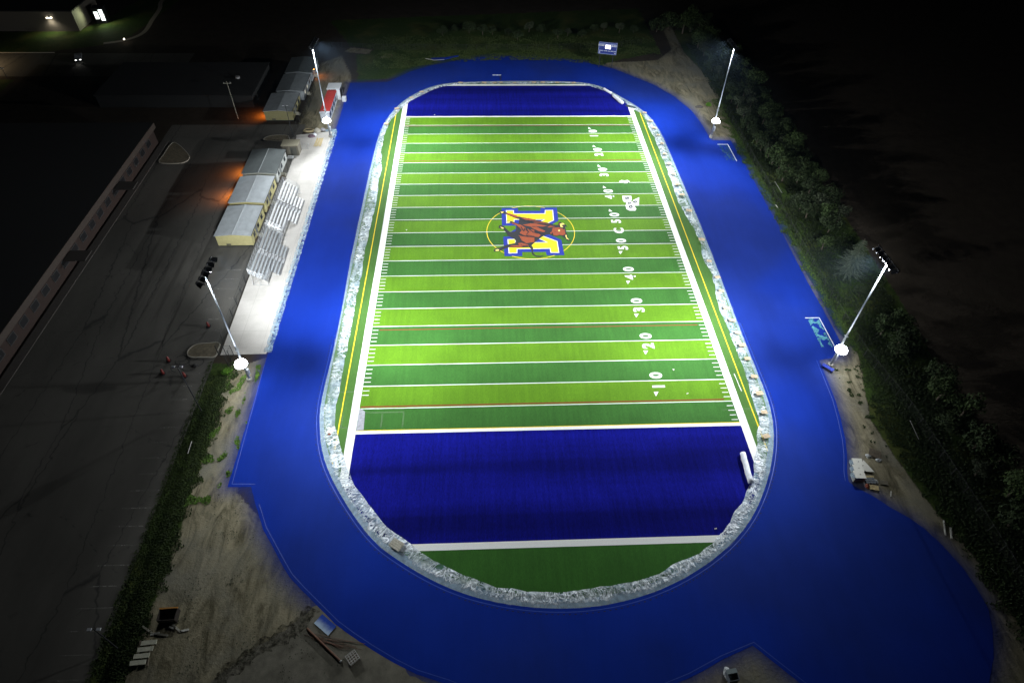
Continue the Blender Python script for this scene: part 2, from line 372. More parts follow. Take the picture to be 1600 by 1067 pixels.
def build_ground():
    xs = np.concatenate([[-1500,-700,-350,-230], np.arange(-180,121,1.0), [170,300,700,1500]])
    ys = np.concatenate([[-900,-400,-200], np.arange(-130,171,1.0), [220,400,900,2000]])
    X, Y = np.meshgrid(xs, ys); P = np.c_[X.ravel(), Y.ravel()]; nx, ny = len(xs), len(ys)
    grass = np.zeros(len(P)); sand = np.zeros(len(P))
    def G_(poly, w=1, v=1.0, arr=None):
        nonlocal grass, sand
        m = sm(poly_dist(P, poly), w)
        if arr == 's': sand = np.maximum(sand, m*v); grass = grass*(1-m)
        else: grass = np.maximum(grass*(1-0*m), m*v)
    # verge beside the parking lot, and the sandy building site beside the track
    G_([(-55.3,-36),(-50,-36),(-46,-34),(-45,-60),(-30,-75),(0,-90),(25,-80),(25,-130),(-55.5,-130)], .6, 1, 's')
    G_([(-56,-35.2),(-52.4,-36),(-52,-44),(-51,-50),(-51.4,-58),(-51.2,-66),(-51.2,-72),(-51,-78),(-52.5,-90),(-52.5,-130),(-56,-130)], 1.2, .95)
    # right-hand verge, hedge ground, sand spit
    G_([(52,110),(52.5,40),(52.5,-36),(50,-50),(50,-58),(52,-66),(55,-74),(56,-100),(56,-130),(66,-130),(66,-60),(67,-40),(68.5,-20),(69,20),(69,80),(66,110)], .8, 1)
    G_([(48,34),(52.8,34),(53.2,0),(53.4,-20),(53.0,-30),(54.6,-36),(52.6,-43),(50.6,-50),(51.4,-57.6),(53,-66),(54.8,-73),(57,-100),(57,-130),(20,-130),(20,-90),(40,-60),(45,-30)], .9, 1, 's')
    G_([(29,80),(24,84),(37,85),(44,86),(50,94),(51,118),(54,118),(53.5,92),(56.5,74),(56.5,60),(55.3,45),(54,36),(46,36),(40,60)], 1.4, 1, 's')
    # grass behind the far bend and dirt beside the far left corner
    G_([(-45,71),(-30,75),(0,84),(25,80),(28,84),(46,92),(46,130),(-60,118),(-48,90),(-46,78)], 1.5, .9)
    G_([(-57,43),(-46,43),(-46,68),(-47,76),(-52,90),(-57.5,84)], 1.5, .8, 's')
    G_([(-40.5,88),(-37.5,87.3),(-36,89.5),(-38.5,91.5)], .8, 1, 's')
    G_([(-52,92),(-44,90),(-43,94),(-50,96)], 1.2, .8, 's')
    # green bank and walkway in the far left corner
    G_([(-175,91.5),(-141,91.5),(-126,97),(-120,104),(-115,137),(-112,160),(-124,160),(-133,118),(-138,108),(-175,107)], 1.2, 1)
    G_([(-185,60),(-140,62),(-140,73),(-185,74)], 1, .8)
    over = np.exp(-np.maximum(poly_dist(P, TRACK_OUT), 0)/1.7)*1.05
    Z = np.zeros(len(P))
    for i in range(len(P)):
        x, y = P[i]
        if -57 < x < -50 and y < -37:
            Z[i] -= 0.55*math.exp(-((x+53.9)/1.1)**2)
    me = bpy.data.meshes.new('ground'); vs = np.c_[P, Z]
    idx = np.arange(nx*ny).reshape(ny, nx); f = np.stack([idx[:-1,:-1], idx[:-1,1:], idx[1:,1:], idx[1:,:-1]], -1).reshape(-1,4)
    me.from_pydata(vs.tolist(), [], f.tolist()); me.materials.append(M_GROUND)
    at = me.color_attributes.new('mask', 'FLOAT_COLOR', 'POINT'); c = np.c_[grass, sand, over, np.ones(len(P))].astype('f'); at.data.foreach_set('color', c.ravel())
    o = bpy.data.objects.new('ground', me); COL.objects.link(o); tag(o, kind='structure')
build_ground()

gv = empty('gravel_patch', (0,0,0), kind='structure')
s = N('grey_gravel'); n1 = s.noise(.6,5,.65); n2 = s.noise(14,3,.8); s.bump(n2,.6,.08)
MB().sheet(jitter([(-40.5,-83.5),(-37,-80.8),(-33.5,-78.6),(-31.5,-76.6),(-30,-76.0),(-26,-79),(-18,-85),(-10,-90),(-10,-110),(-50,-110),(-46,-90)], .5, .5, 31), .006).build('gravel', s.out(s.scale(s.mix(s.rng(n1,.35,.65),(.12,.115,.09),(.19,.18,.145)), s.rng(n2,.3,.7,.75,1.25)), .95, .1), gv)
bp = catmull([(-46,-90),(-42,-85.5),(-40.3,-82.8),(-37,-80.2),(-33.5,-78.0),(-32.2,-76.2)], 8, False)
lf = jitter(bp, .8, .3, 41, False); rt = [(a+1.5+.9*noise.noise((a,b,2)), b-.8) for a,b in jitter(bp, .7, .3, 43, False)]
s = N('dark_soil'); n1 = s.noise(1.6,6,.75); s.put(s.b.inputs['Alpha'], s.rng(n1,.40,.62,0,.85)); s.bump(n1,.8,.2)
MB().sheet(lf+rt[::-1], .010).build('dark_edge', s.out((.035,.032,.02),.95,.1), gv)  # flat, patchy strip of darker soil along the gravel edge
# parking lot, concrete pad
lot = empty('parking_lot', (0,0,0), kind='structure')
MB().sheet(jitter([(-88.4,-130),(-55.6,-130),(-55.4,-60),(-55.2,-34.6),(-54.9,-33.2),(-54.9,46.5),(-88.4,46.5)], .12, 1.0, 3), .006).build('asphalt', M_ASPH, lot)
s = N('worn_white_paint'); n_ = s.noise(1.2,5,.7); s.put(s.b.inputs['Alpha'], s.rng(n_,.42,.62,0,.6)); M_WORN = s.out((.45,.44,.4), .9)
for k in range(31):
    y = -37.6-2.72*k if k < 22 else -33+2.72*(k-22)
    MB().rect(-60.0,y-.05,-55.9,y+.05,.010).build('stall_line', M_WORN, lot)
def island(poly, name='traffic_island', label=None):
    o = empty(name, (0,0,0), label=label, cat='traffic island')
    p = catmull(poly, 5); MB().prism(p, 0, .13).build('soil_bed', mat('island_soil', (.13,.11,.07), .95, var=.3, scale=2, bump=.5), o)
    m = MB()
    for i in range(len(p)):
        a = Vector(p[i]); b = Vector(p[(i+1)%len(p)]); d = b-a
        if d.length < .02: continue
        c = (a+b)/2; m.box((c.x,c.y,.085),(d.length+.04,.16,.17), math.atan2(d.y,d.x))
    m.build('kerb', mat('kerb_concrete', (.36,.34,.28), .9, var=.15), o); return o
island([(-59.5,-33.9),(-60.1,-32.6),(-59.3,-31.2),(-57.5,-30.9),(-55.4,-30.9),(-55.2,-32.5),(-55.3,-34.0),(-57.5,-34.1)], label='rounded soil island with pale kerb at the end of the chain link fence')
island([(-85.3,28.2),(-80.2,28.0),(-79.2,30.5),(-81.9,34.5),(-84.8,37.4),(-85.6,36),(-85.6,32)], label='dark rounded island on the far side of the parking lot')
island([(-63.2,38.2),(-58.2,38.0),(-57.6,39.2),(-58.4,40.6),(-61.5,40.8),(-63.4,39.8)], label='small kerbed island beside the brown storage shed')
pad = empty('concrete_pad', (0,0,0), kind='structure')
MB().prism([(-54.5,-33.6),(-46.9,-33.5),(-46.9,43.1),(-56.2,41.0),(-54.9,32)], 0, .02).build('slab', M_CONC, pad)

# ------------------------------------------------------------------ running track
trk = empty('running_track', (0,0,0), kind='structure')
def ring_sheet(outer, inner, z, mt, name, parent, kind=None):
    bm = bmesh.new()
    def ring(p):
        vs = [bm.verts.new((a,b,z)) for a,b in p]; return [bm.edges.new((vs[i], vs[(i+1)%len(vs)])) for i in range(len(vs))]
    e = ring(outer)+ring(inner); bmesh.ops.triangle_fill(bm, edges=e, use_beauty=True, use_dissolve=False, normal=(0,0,1))
    for f in bm.faces:
        if f.normal.z < 0: f.normal_flip()
    me = bpy.data.meshes.new(name); bm.to_mesh(me); bm.free(); me.materials.append(mt)
    o = bpy.data.objects.new(name, me); COL.objects.link(o); o.parent = parent; return o
ring_sheet(jitter(TRACK_OUT, .05, .8, 2), LOOP, .014, M_TRACK, 'rubber_surface', trk)
M_EDGE = mat('pale_blue_edge', (.012,.055,.36), .6, var=.2, scale=3)
def kerb_run(i0, i1, off=.45, w=.07):
    pts = [Vector(p) for p in TRACK_OUT[i0:i1]]; o = []
    for i in range(len(pts)):
        d = (pts[min(i+1,len(pts)-1)]-pts[max(i-1,0)]).normalized(); n = Vector((d.y,-d.x)); o.append(tuple(pts[i]+n*off))
    return o
nT = len(TRACK_OUT)
MB().strip(kerb_run(nT-26, nT-2), .08, .02).build('edge_strip', M_EDGE, trk)
MB().strip([(TRACK_OUT[-2][0]+.5,TRACK_OUT[-2][1]+.45),(TRACK_OUT[-1][0]+.5,TRACK_OUT[-1][1]+.45),(-46.6,-36)], .08, .02).build('edge_strip', M_EDGE, trk)
MB().strip(kerb_run(31, 39), .08, .02).build('edge_strip', M_EDGE, trk)
# dark perforated drain along the inside of the near bend
def offset_loop(pts, d):
    n = len(pts); cxm = 0; out = []
    for i in range(n):
        a = Vector(pts[i-1]); c = Vector(pts[(i+1)%n]); t = (c-a).normalized(); nn = Vector((t.y,-t.x)); p = Vector(pts[i])
        if nn.dot(p) < 0: nn = -nn
        out.append(tuple(p+nn*d))
    return out
m = MB(); lo = offset_loop(LOOP, .75); tot = 0
near = [p for p in lo if p[1] < -28]
for i in range(len(lo)):
    a = Vector(lo[i]); b = Vector(lo[(i+1)%len(lo)]); L = (b-a).length
    if a.y > -28 or b.y > -28: continue
    k = int(L/.55)
    for j in range(k):
        c = a.lerp(b,(j+.5)/k); d = (b-a).normalized(); m.box((c.x,c.y,.018),(.26,.09,.012), math.atan2(d.y,d.x))
m.build('drain_slots', mat('drain_dark',(.004,.006,.02),.8), trk)
near.sort(key=lambda p: math.atan2(p[1], p[0]))
near = [p for p in near]
nearx = offset_loop(LOOP, .45); nx_ = [p for p in nearx if p[1] < -28]; nx_.sort(key=lambda p: math.atan2(p[1]+30, p[0]))
MB().strip(nx_, .09, .019).build('edge_strip', M_EDGE, trk)
# small wear marks
def pit(name, x0, y0, x1, y1, label, mt):
    o = empty(name, (x0,y0,0), label=label, cat='jump pit'); w = x1-x0; h = y1-y0
    m = MB(); m.box((w/2,h,.04),(w,.12,.10)); m.box((w,h/2,.04),(.12,h,.10)); m.build('white_edging', mat('pit_edge',(.62,.66,.7),.7,var=.2), o)
    n = 14; mm = MB(); g = {}
    for i in range(n+1):
        for j in range(3*n+1):
            x = .25+(w-.55)*i/n; y = .2+(h-.5)*j/(3*n); g[i,j] = len(mm.v)
            mm.v.append((x+.12*noise.noise((y*2,0,x0)), y, .055+.09*abs(noise.noise((x*2.3,y*2.3,3)))))
    for i in range(n):
        for j in range(3*n):
            if noise.noise((i*.22, j*.22, x0+2)) > -.12: mm.f.append((g[i,j],g[i+1,j],g[i+1,j+1],g[i,j+1])); mm.mi.append(0)
    mm.build('pit_cover', mt, o); return o
M_TEAL = plastic_mat('teal_plastic', .35, .95, (.12,.42,.50))
M_TEALD = plastic_mat('dim_teal_plastic', .1, .55, (.05,.22,.34))
pit('jump_pit', 48.5,-34.5,51.1,-27.0, 'sand pit with white edging and torn teal plastic beside the near right light mast', M_TEAL)
pit('jump_pit', 48.9,27.3,51.5,35.3, 'faint teal covered sand pit near the far right light mast', M_TEALD)
o = empty('vault_box', (-6.5,71.9,0), label='small vault box with a pale L shaped edge behind the far end zone', cat='vault box')
MB().box((1.15,3.6,.05),(2.5,.14,.1)).build('edging', mat('pit_edge',(.62,.66,.7),.7), o)
MB().box((2.2,1.8,.03),(.5,3.3,.03)).build('trough', mat('vault_trough',(.004,.012,.11),.6), o)

# ------------------------------------------------------------------ turf field
def clip(poly, conv):
    def inside(p,a,b): return (b[0]-a[0])*(p[1]-a[1])-(b[1]-a[1])*(p[0]-a[0]) >= 0
    out = list(poly)
    for i in range(len(conv)):
        a, b = conv[i], conv[(i+1)%len(conv)]; inp, out = out, []
        if not inp: break
        for j in range(len(inp)):
            p, q = inp[j-1], inp[j]; pi, qi = inside(p,a,b), inside(q,a,b)
            if pi != qi:
                d1 = (b[0]-a[0])*(p[1]-a[1])-(b[1]-a[1])*(p[0]-a[0]); d2 = (b[0]-a[0])*(q[1]-a[1])-(b[1]-a[1])*(q[0]-a[0]); t = d1/(d1-d2)
                out.append((p[0]+(q[0]-p[0])*t, p[1]+(q[1]-p[1])*t))
            if qi: out.append(q)
    return out
def hull(pts):
    pts = sorted(set(pts)); 
    def half(ps):
        h = []
        for p in ps:
            while len(h) > 1 and (h[-1][0]-h[-2][0])*(p[1]-h[-2][1])-(h[-1][1]-h[-2][1])*(p[0]-h[-2][0]) <= 0: h.pop()
            h.append(p)
        return h
    a = half(pts); b = half(pts[::-1]); return a[:-1]+b[:-1]
FIELD = hull([tuple(Vector(p)*.985) for p in LOOP])
SL = 29.72; GL = 50.29; DL = 68.58
fld = empty('football_field', (0,0,0), kind='structure')
MB().sheet(LOOP, .016).build('channel_floor', mat('channel_concrete', (.16,.24,.31), .9, var=.3, scale=1.5), fld)
MB().sheet(FIELD, .022).build('turf_surround', M_BASE, fld)
for k in range(22):
    y1 = GL-4.572*k; y0 = y1-4.572
    MB().rect(-SL,y0,SL,y1,.026).build('turf_stripe', M_LIGHT if k%2 == 0 else M_DARK, fld)
for sgn in (-1,1):
    p = clip([(-SL,GL),(SL,GL),(SL,DL+.1),(-SL,DL+.1)] if sgn > 0 else [(-SL,-DL-.1),(SL,-DL-.1),(SL,-GL),(-SL,-GL)], FIELD)
    MB().sheet(p, .026).build('end_zone', M_ENDZ, fld)
    p = clip([(-36,DL+.9),(36,DL+.9),(36,90),(-36,90)] if sgn > 0 else [(-36,-90),(36,-90),(36,-DL-.9),(-36,-DL-.9)], FIELD)
    if len(p) > 2: MB().sheet(p, .026).build('turf_apron', M_DARK2, fld)
    p = clip([(-36,DL),(36,DL),(36,DL+.95),(-36,DL+.95)] if sgn > 0 else [(-36,-DL-.98),(36,-DL-.98),(36,-DL),(-36,-DL)], FIELD)
    MB().sheet(p, .038).build('dead_line', M_WHITE, fld)
    x0, x1 = (SL, SL+1.22) if sgn > 0 else (-SL-1.22, -SL)
    MB().sheet(clip([(x0,-90),(x1,-90),(x1,90),(x0,90)], FIELD), .038).build('sideline', M_WHITE, fld)
    MB().rect(-SL, sgn*GL-.28, SL, sgn*GL+.28, .038).build('goal_line', M_WHITE, fld)
    MB().sheet(clip([(sgn*32.4-.09,-90),(sgn*32.4+.09,-90),(sgn*32.4+.09,90),(sgn*32.4-.09,90)] , FIELD), .034).build('touch_line', M_YEL, fld).location = (0,0,0)
for k in range(1,22):
    y = GL-4.572*k
    MB().rect(-SL,y-.065,SL,y+.065,.038).build('yard_line', M_WHITE, fld)
m = MB()
for k in range(22):
    for j in range(1,5):
        y = GL-4.572*k-.9144*j
        m.rect(SL-1.15,y-.06,SL-.12,y+.06,.038)
        if k < 20 or (k == 20 and j < 3): m.rect(-SL+.12,y-.06,-SL+1.15,y+.06,.038)
tag(m.build('hash_marks', M_WHITE, fld), kind='stuff')
for y in (-45.33, 45.33): MB().rect(-SL+.2,y-.13,SL-1.2,y+.13,.030).build('red_line', M_RED, fld)
for y in (-28.3, 28.3): MB().rect(-SL+1.3,y-.10,SL-1.4,y+.10,.030).build('red_line', M_RED, fld)
for y in (-4.15, 4.18): MB().rect(-SL,y-.10,SL,y+.10,.030).build('dark_line', M_BLK, fld)
MB().rect(-SL,-GL+.29,SL,-GL+.42,.034).build('yellow_line', M_YEL, fld)
a = G(1147,584); b = G(1158.5,611); MB().strip([a,b], .11, .038).build('short_dash', M_WHITE, fld)
c = [(9.15*math.cos(2*math.pi*i/96), 9.15*math.sin(2*math.pi*i/96)+.1) for i in range(96)]
MB().strip(c, .14, .034, True).build('centre_circle', M_YEL, fld)
# ghost rectangle where a goal stood
m = MB()
for a_, b_ in (((-30.8,-46.5),(-22.7,-46.5)),((-26.0,-46.5),(-26.0,-49.3)),((-22.7,-46.5),(-22.7,-49.3)),((-32.1,-46.7),(-32.1,-49.3)),((-32.1,-49.3),(-31,-49.3))):
    m.strip([a_,b_], .22, .030)
s = N('flattened_turf'); n_ = s.noise(3,5,.7); s.put(s.b.inputs['Alpha'], s.rng(n_,.35,.6,.1,.6)); M_FLAT = s.out((.16,.26,.13), .9)
m.build('flattened_turf_mark', M_FLAT, fld)
MB().strip([(27.7,-47.4),(33.2,-47.3)], .16, .030).build('flattened_turf_mark', M_FLAT, fld)
MB().strip([(-33.8,-42.2),(-31.0,-42.2)], .28, .030).build('flattened_turf_mark', M_FLAT, fld)
# numbers
def text_sheet(txt, size, z, mt, parent, loc, rot, name, bold=.05, sx=1):
    cu = bpy.data.curves.new('t', 'FONT'); cu.body = txt; cu.size = size; cu.offset = bold; cu.align_x = 'CENTER'; cu.align_y = 'CENTER'; cu.resolution_u = 4
    ob = bpy.data.objects.new('t', cu); COL.objects.link(ob); dg = bpy.context.evaluated_depsgraph_get(); dg.update()
    me = bpy.data.meshes.new_from_object(ob.evaluated_get(dg)); bpy.data.objects.remove(ob); bpy.data.curves.remove(cu)
    me.transform(Matrix.Scale(sx, 4, (1,0,0))); me.name = name; me.materials.clear(); me.materials.append(mt); o = bpy.data.objects.new(name, me); COL.objects.link(o)
    o.location = (loc[0],loc[1],z) if len(loc) == 2 else loc; o.rotation_euler = rot; o.parent = parent; return o
XN = 18.55
for k in range(2, 21, 2):
    y = GL-4.572*k; yd = 5*k if k <= 11 else 110-5*k
    if k in (2,4,6,8,10,12,14,16,18,20):
        d = str(yd)
        text_sheet(d[0], 2.75, .042, M_WHITE, fld, (XN, y-1.25), (0,0,R(90)), 'yard_number', .10, .95)
        text_sheet(d[1], 2.75, .042, M_WHITE, fld, (XN, y+1.15), (0,0,R(90)), 'yard_number', .10, .95)
        sg = -1 if y < 0 else 1; yy = y+sg*2.35
        MB().sheet([(XN-1.15,yy),(XN-.35,yy),(XN-.95,yy+sg*.95)][::1], .042).build('direction_arrow', M_WHITE, fld)
text_sheet('C', 2.75, .042, M_WHITE, fld, (XN+.1, 0), (0,0,R(90)), 'yard_number', .10, .95)

# centre emblem
R1 = lambda p: GP(crop(755,315,20,p)); R2 = lambda p: GP(crop(825,315,20,p)); R3 = lambda p: GP(crop(755,355,20,p)); R4 = lambda p: GP(crop(825,355,20,p))
emb = MB()
emb.sheet(GP([(784,325.8),(809.3,325.5),(809.5,330.3),(844.3,330),(844.8,325.3),(870,325),(872.3,345.5),(848,358.5),(845,361.5),(858,367),(877,375),(881.8,399),(854.5,399.3),(853,394),(815.8,394),(816,400.3),(788.3,400.5),(786.3,370.3),(806,369.7),(806,366),(799,362),(806,358.3),(806,353),(784.3,353)]), .044)
emb.build('emblem_letter_outline', M_ROYAL, fld)
YP = GP([(791,329.3),(802.3,329.3),(802.8,334.3),(851.5,334.3),(852,329),(863.5,329),(865,344.5),(829.5,362.3),(870.5,377.5),(873.3,395),(860.8,395),(859.5,388.5),(808,389.5),(807.8,395.8),(795.3,396),(793.5,374.5),(805,374.2),(805.5,379.6),(855,379),(815,361.5),(851,343.5),(803.5,343.5),(803,348.5),(791.8,349.2)])
MB().sheet(YP, .048).build('emblem_letter_fill', M_YEL2, fld); MB().strip(YP, .16, .050, True).build('emblem_letter_trim', M_WHITE, fld)
BULL = [(779,331.5),(781.5,329.5),(789.5,331),(793,333.3),(810,338.5),(820,340.5),(835,343),(846,346.3),(856,348.5),(865,351.5),(872,352),(873,348.5),(875.5,346.5),(876.5,348.5),(883.5,351.5),(887,355),(882.5,354.5),(884,359),(884.5,364),(887,368),(886.5,371.5),(889.5,375.5),(893.5,376.8),(887.5,376.8),(883.5,373.5),(877.5,369),(874,368.3),(870,369.8),(864,368.5),(859.5,366.5),(853,367.5),(847,370.5),(841,375),(836,379),(830.5,384),(833,387),(833,395),(836.5,399.5),(845,400.3),(851,399),(845,402.3),(837.5,401.8),(831.5,398),(830,390),(827,387),(815,387.5),(805,387.5),(795,387),(787.5,389.5),(780,393),(772.5,393.8),(771,392),(775,388),(781,387.5),(793,382.5),(805,380),(806,376.5),(803,373.5),(793,368.5),(792,365.5),(787,359.5),(781,357.5),(778.8,355.5),(780.5,352),(786,353.5),(796,362.5),(805,362),(806.5,358),(807,353),(803,351),(798,349),(793,349),(791.8,345.5),(798,345.5),(810,350),(811.5,343),(805,341.5),(790,335),(782,334)]
MB().sheet(GP(BULL), .052).build('emblem_bull_silhouette', M_CHAR, fld)
m = MB(); zi = 0
for p in (R1([(700,372),(830,380),(1060,450),(1130,500),(1000,512),(850,452)]), R1([(1170,510),(1400,525),(1600,560),(1600,590),(1330,585)]), R2([(0,515),(140,560),(270,595),(0,600)]),
 R2([(130,612),(420,640),(760,745),(560,715),(150,662)]), R2([(0,735),(200,692),(600,765),(470,792),(0,778)]), R1([(1220,742),(1480,690),(1600,700),(1600,768),(1500,798)]),
 R2([(600,805),(700,765),(860,792),(640,822)]), R2([(90,802),(270,800),(540,930),(500,970),(330,930),(130,842)]),
 R1([(870,670),(1000,690),(1180,740),(1320,830),(1345,900),(1300,950),(1230,960),(1200,900),(1130,820),(1040,750),(930,710)]),
 R3([(1140,195),(1200,110),(1260,160),(1330,100),(1430,200),(1415,270),(1300,280)]), R3([(1370,62),(1600,100),(1600,300),(1470,255)]), R4([(0,62),(150,165),(330,205),(395,262),(330,318),(150,308),(0,292)]),
 R3([(1100,265),(1200,290),(1350,315),(1600,330),(1600,480),(1480,490),(1320,520),(1220,450),(1170,380),(1150,320)]), R4([(0,325),(140,335),(160,400),(60,485),(0,500)]),
 R3([(1080,512),(1200,500),(1400,560),(1430,600),(1250,600),(1180,640),(1050,632),(800,620),(900,580),(1130,580)]),
 R4([(770,30),(950,20),(1090,60),(1105,100),(1140,60),(1150,150),(1175,220),(1100,270),(980,250),(900,280),(780,262),(765,210),(700,222),(690,180),(740,150)]), R2([(960,742),(985,682),(1010,702),(980,748)]),
 R2([(380,980),(480,980),(470,1010),(400,1015)]), R1([(1430,880),(1600,880),(1600,1000),(1480,930)])):
    m.sheet(p, .056+.002*zi); zi += 1
m.build('emblem_bull_hide', M_ORG, fld)
m = MB()
for p in (R2([(1010,705),(1090,682),(1150,730),(1060,745),(1065,780),(1100,800),(1070,822),(1020,810),(1000,760)]), R4([(1160,262),(1210,262),(1212,330),(1285,412),(1200,372),(1172,300)]), R4([(935,120),(955,95),(985,92),(1005,115),(990,145),(955,148)]),
 R1([(540,332),(640,330),(620,370),(570,372)]), R1([(740,632),(800,642),(842,622),(830,670),(770,682)]), R1([(530,802),(620,822),(655,862),(590,862)]), R3([(370,732),(440,702),(500,712),(480,756),(390,756)])):
    m.sheet(p, .104)
m.build('emblem_bull_horns_and_hooves', M_CREAM, fld)
m = MB()
for p, w_ in ((R1([(1350,1050),(1420,960),(1380,900),(1330,860)]),.16),(R1([(1180,800),(1260,930),(1300,900),(1290,850)]),.2),(R4([(20,60),(160,170),(330,210),(500,200)]),.22),(R3([(1120,215),(1300,290),(1420,270),(1600,310)]),.2),
 (R4([(0,310),(150,320),(250,330)]),.2),(R4([(100,60),(330,180),(500,190)]),.14),(R2([(470,830),(620,890)]),.12),(R4([(760,180),(780,260)]),.14),(R4([(830,150),(870,160)]),.14),(R2([(0,600),(200,640),(520,700),(760,730)]),.16),(R1([(1200,580),(1400,640),(1600,650)]),.16),(R3([(1160,370),(1200,440),(1330,510)]),.14),(R3([(1180,560),(1220,590),(1400,600)]),.12)):
    m.strip(p, w_, .112)
m.build('emblem_bull_lines', M_CHAR, fld)
# white inlay of a small second emblem
R5 = lambda p: GP(crop(965,275,17.775,p)); m = MB()
for p in ([(125,560),(380,560),(395,680),(280,735),(200,740),(150,700)], [(420,684),(600,600),(590,830),(480,830)], [(50,150),(110,120),(180,140),(270,120),(340,160),(310,190),(250,210),(180,210),(130,180),(60,185)]): m.sheet(R5(p), .042)
m.sheet(R5([(250,742),(400,705),(470,800),(480,870),(520,920),(490,970),(330,970),(250,930),(215,830)]), .046)
m.build('small_emblem_white', M_WHITE, fld); m = MB(); m2 = MB()
for (x,y,a_,b_) in ((265,625,60,42),(330,765,62,30),(495,725,60,35),(365,862,60,45)):
    m.sheet(R5([(x+a_*math.cos(t*math.pi/6), y+b_*math.sin(t*math.pi/6)) for t in range(12)]), .050)
    m2.strip(R5([(x+a_*.45*math.cos(t*math.pi/5)+12, y+b_*.4*math.sin(t*math.pi/5)) for t in range(8)]), .1, .054)
m.sheet(R5([(140,165),(190,175),(180,195),(150,195)]), .050); m.sheet(R5([(270,170),(315,165),(318,190),(280,198)]), .050)
m.build('small_emblem_dark', M_CHAR, fld); m2.build('small_emblem_trim', M_WHITE, fld)

# ------------------------------------------------------------------ plastic sheeting ring
def ring_plastic():
    o_ = jitter(LOOP, .22, .2, 11); inn = catmull(BAND_IN, 4); inn = np.array(jitter(inn, .30, .35, 21))
    A = np.array(o_); B = inn; C = np.roll(B,-1,0); L = C-B; L2 = (L**2).sum(1)+1e-9; Q = []
    for p in A:
        t = np.clip(((p-B)*L).sum(1)/L2, 0, 1); q = B+t[:,None]*L; i = ((q-p)**2).sum(1).argmin(); Q.append(q[i])
    Q = np.array(Q)
    for _ in range(2): Q = (np.roll(Q,1,0)+2*Q+np.roll(Q,-1,0))/4
    n = len(A); K = 12; v = []; f = []; ed = []; fl = []
    for i in range(n):
        for j in range(K+1):
            t = j/K; p = A[i]*(1-t)+Q[i]*t; e = min(1, min(t,1-t)*5)
            w = abs(noise.noise((p[0]*.8, p[1]*.8, 1)))*.12 + (1-abs(noise.noise((i*.30+t*1.5, t*1.2, 4)))*2.2)*.10 + .05*noise.noise((p[0]*2.5,p[1]*2.5,2))
            ed.append(t); fl += [i*.2, t*3.2, 0.0]
            v.append((p[0], p[1], .06+.7*max(0,w)*(.2+.8*e)))
    for i in range(n):
        a = i*(K+1); b = ((i+1)%n)*(K+1)
        for j in range(K): f.append((a+j,a+j+1,b+j+1,b+j))
    me = bpy.data.meshes.new('plastic_sheeting'); me.from_pydata(v,[],f); me.materials.append(M_RING); at = me.attributes.new('across','FLOAT','POINT'); at.data.foreach_set('value', ed); a2 = me.attributes.new('flow','FLOAT_VECTOR','POINT'); a2.data.foreach_set('vector', fl); o = bpy.data.objects.new('plastic_sheeting', me); COL.objects.link(o)
    tag(o, 'crumpled clear plastic sheeting laid as a ring between turf and blue track', 'plastic sheeting')
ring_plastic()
def film_strip(name, p0, p1, w, mt, label, seed=0, amp=.16, cat='plastic sheeting'):
    a = Vector(p0); b = Vector(p1); L = (b-a).length; n = int(L/.3); d = (b-a).normalized(); nn = Vector((-d.y,d.x)); K = 6; m = MB()
    for i in range(n+1):
        c = a.lerp(b, i/n); e0 = w/2*(1+.35*noise.noise((i*.25,seed,0))); e1 = w/2*(1+.35*noise.noise((i*.25,seed,9)))
        for j in range(K+1):
            q = c+nn*(-e0+(e0+e1)*j/K); m.v.append((q.x,q.y,.05+amp*abs(noise.noise((q.x*2,q.y*2,seed)))))
    for i in range(n):
        for j in range(K): x = i*(K+1)+j; m.f.append((x,x+1,x+K+2,x+K+1)); m.mi.append(0)
    return tag(m.build(name, mt), label, cat)
film_strip('plastic_strip', (-46.7,-33.2), (-46.9,43), 1.25, M_PLAS2, 'long blue spattered plastic strip between the concrete pad and the track', 3)
film_strip('plastic_strip', (-49.3,43.3), (-46.6,43.2), 1.4, M_PLAS2, 'short blue plastic flap at the far end of the concrete pad', 7)

# boards weighting the sheeting
def board(w=1.05, d=.72):
    m = MB()
    for i in range(4): m.box((0,-d/2+d*(i+.5)/4,.05),(w,d/4-.02,.06))
    m.box((-w*.35,0,.0),(.08,d,.04)); m.box((w*.35,0,0),(.08,d,.04)); return m
bsrc = board().build('plywood_board', M_WOOD); tag(bsrc, 'x', 'board', 'boards holding down the plastic sheeting')
RB = crop(960,160,5.925,[(280,103),(335,180),(370,245),(405,310),(440,388),(465,485),(505,575),(545,670),(580,765),(622,862),(690,1010)])+crop(1020,330,5.925,[(450,270),(520,470),(597,620),(632,745),(680,905)])+crop(1080,500,5.925,[(378,10),(425,125),(470,240),(518,365),(580,530),(628,685),(672,860)])+crop(1020,560,4.445,[(785,545)])
TB = crop(540,60,5,[(898,353),(1082,353),(1165,353),(1215,351),(1320,353),(1470,350),(1540,350)])+crop(840,40,4.706,[(38,423),(145,425),(265,427)])
LB = crop(540,60,5,[(595,425),(515,470),(400,555),(318,675)])
first = True
for pts, txt, z in ((RB,'pale board in the right hand row on the plastic sheeting, {} from the far end',.30),(TB,'pale board on the sheeting behind the far end zone, {} from the left',.25),(LB,'pale board on the sheeting at the far left corner, {} from the far end',.3)):
    for i, p in enumerate(pts):
        o = bsrc if first else bsrc.copy()
        if not first: COL.objects.link(o)
        first = False; x, y = G(*p, .2); s_ = random.uniform(.85,1.2)
        place(o, (x,y,z+.12), random.uniform(-.3,.3), txt.format(ordn(i)), s_)
x, y = G(620,852.5); o = board(1.7,1.3).build('wooden_pallet', M_GREYW, loc=(x,y,.3)); o.rotation_euler = (0,0,R(-35)); o.scale = (1,1,2)
tag(o, 'wooden plank pallet lying where the near dead line meets the sheeting', 'pallet')

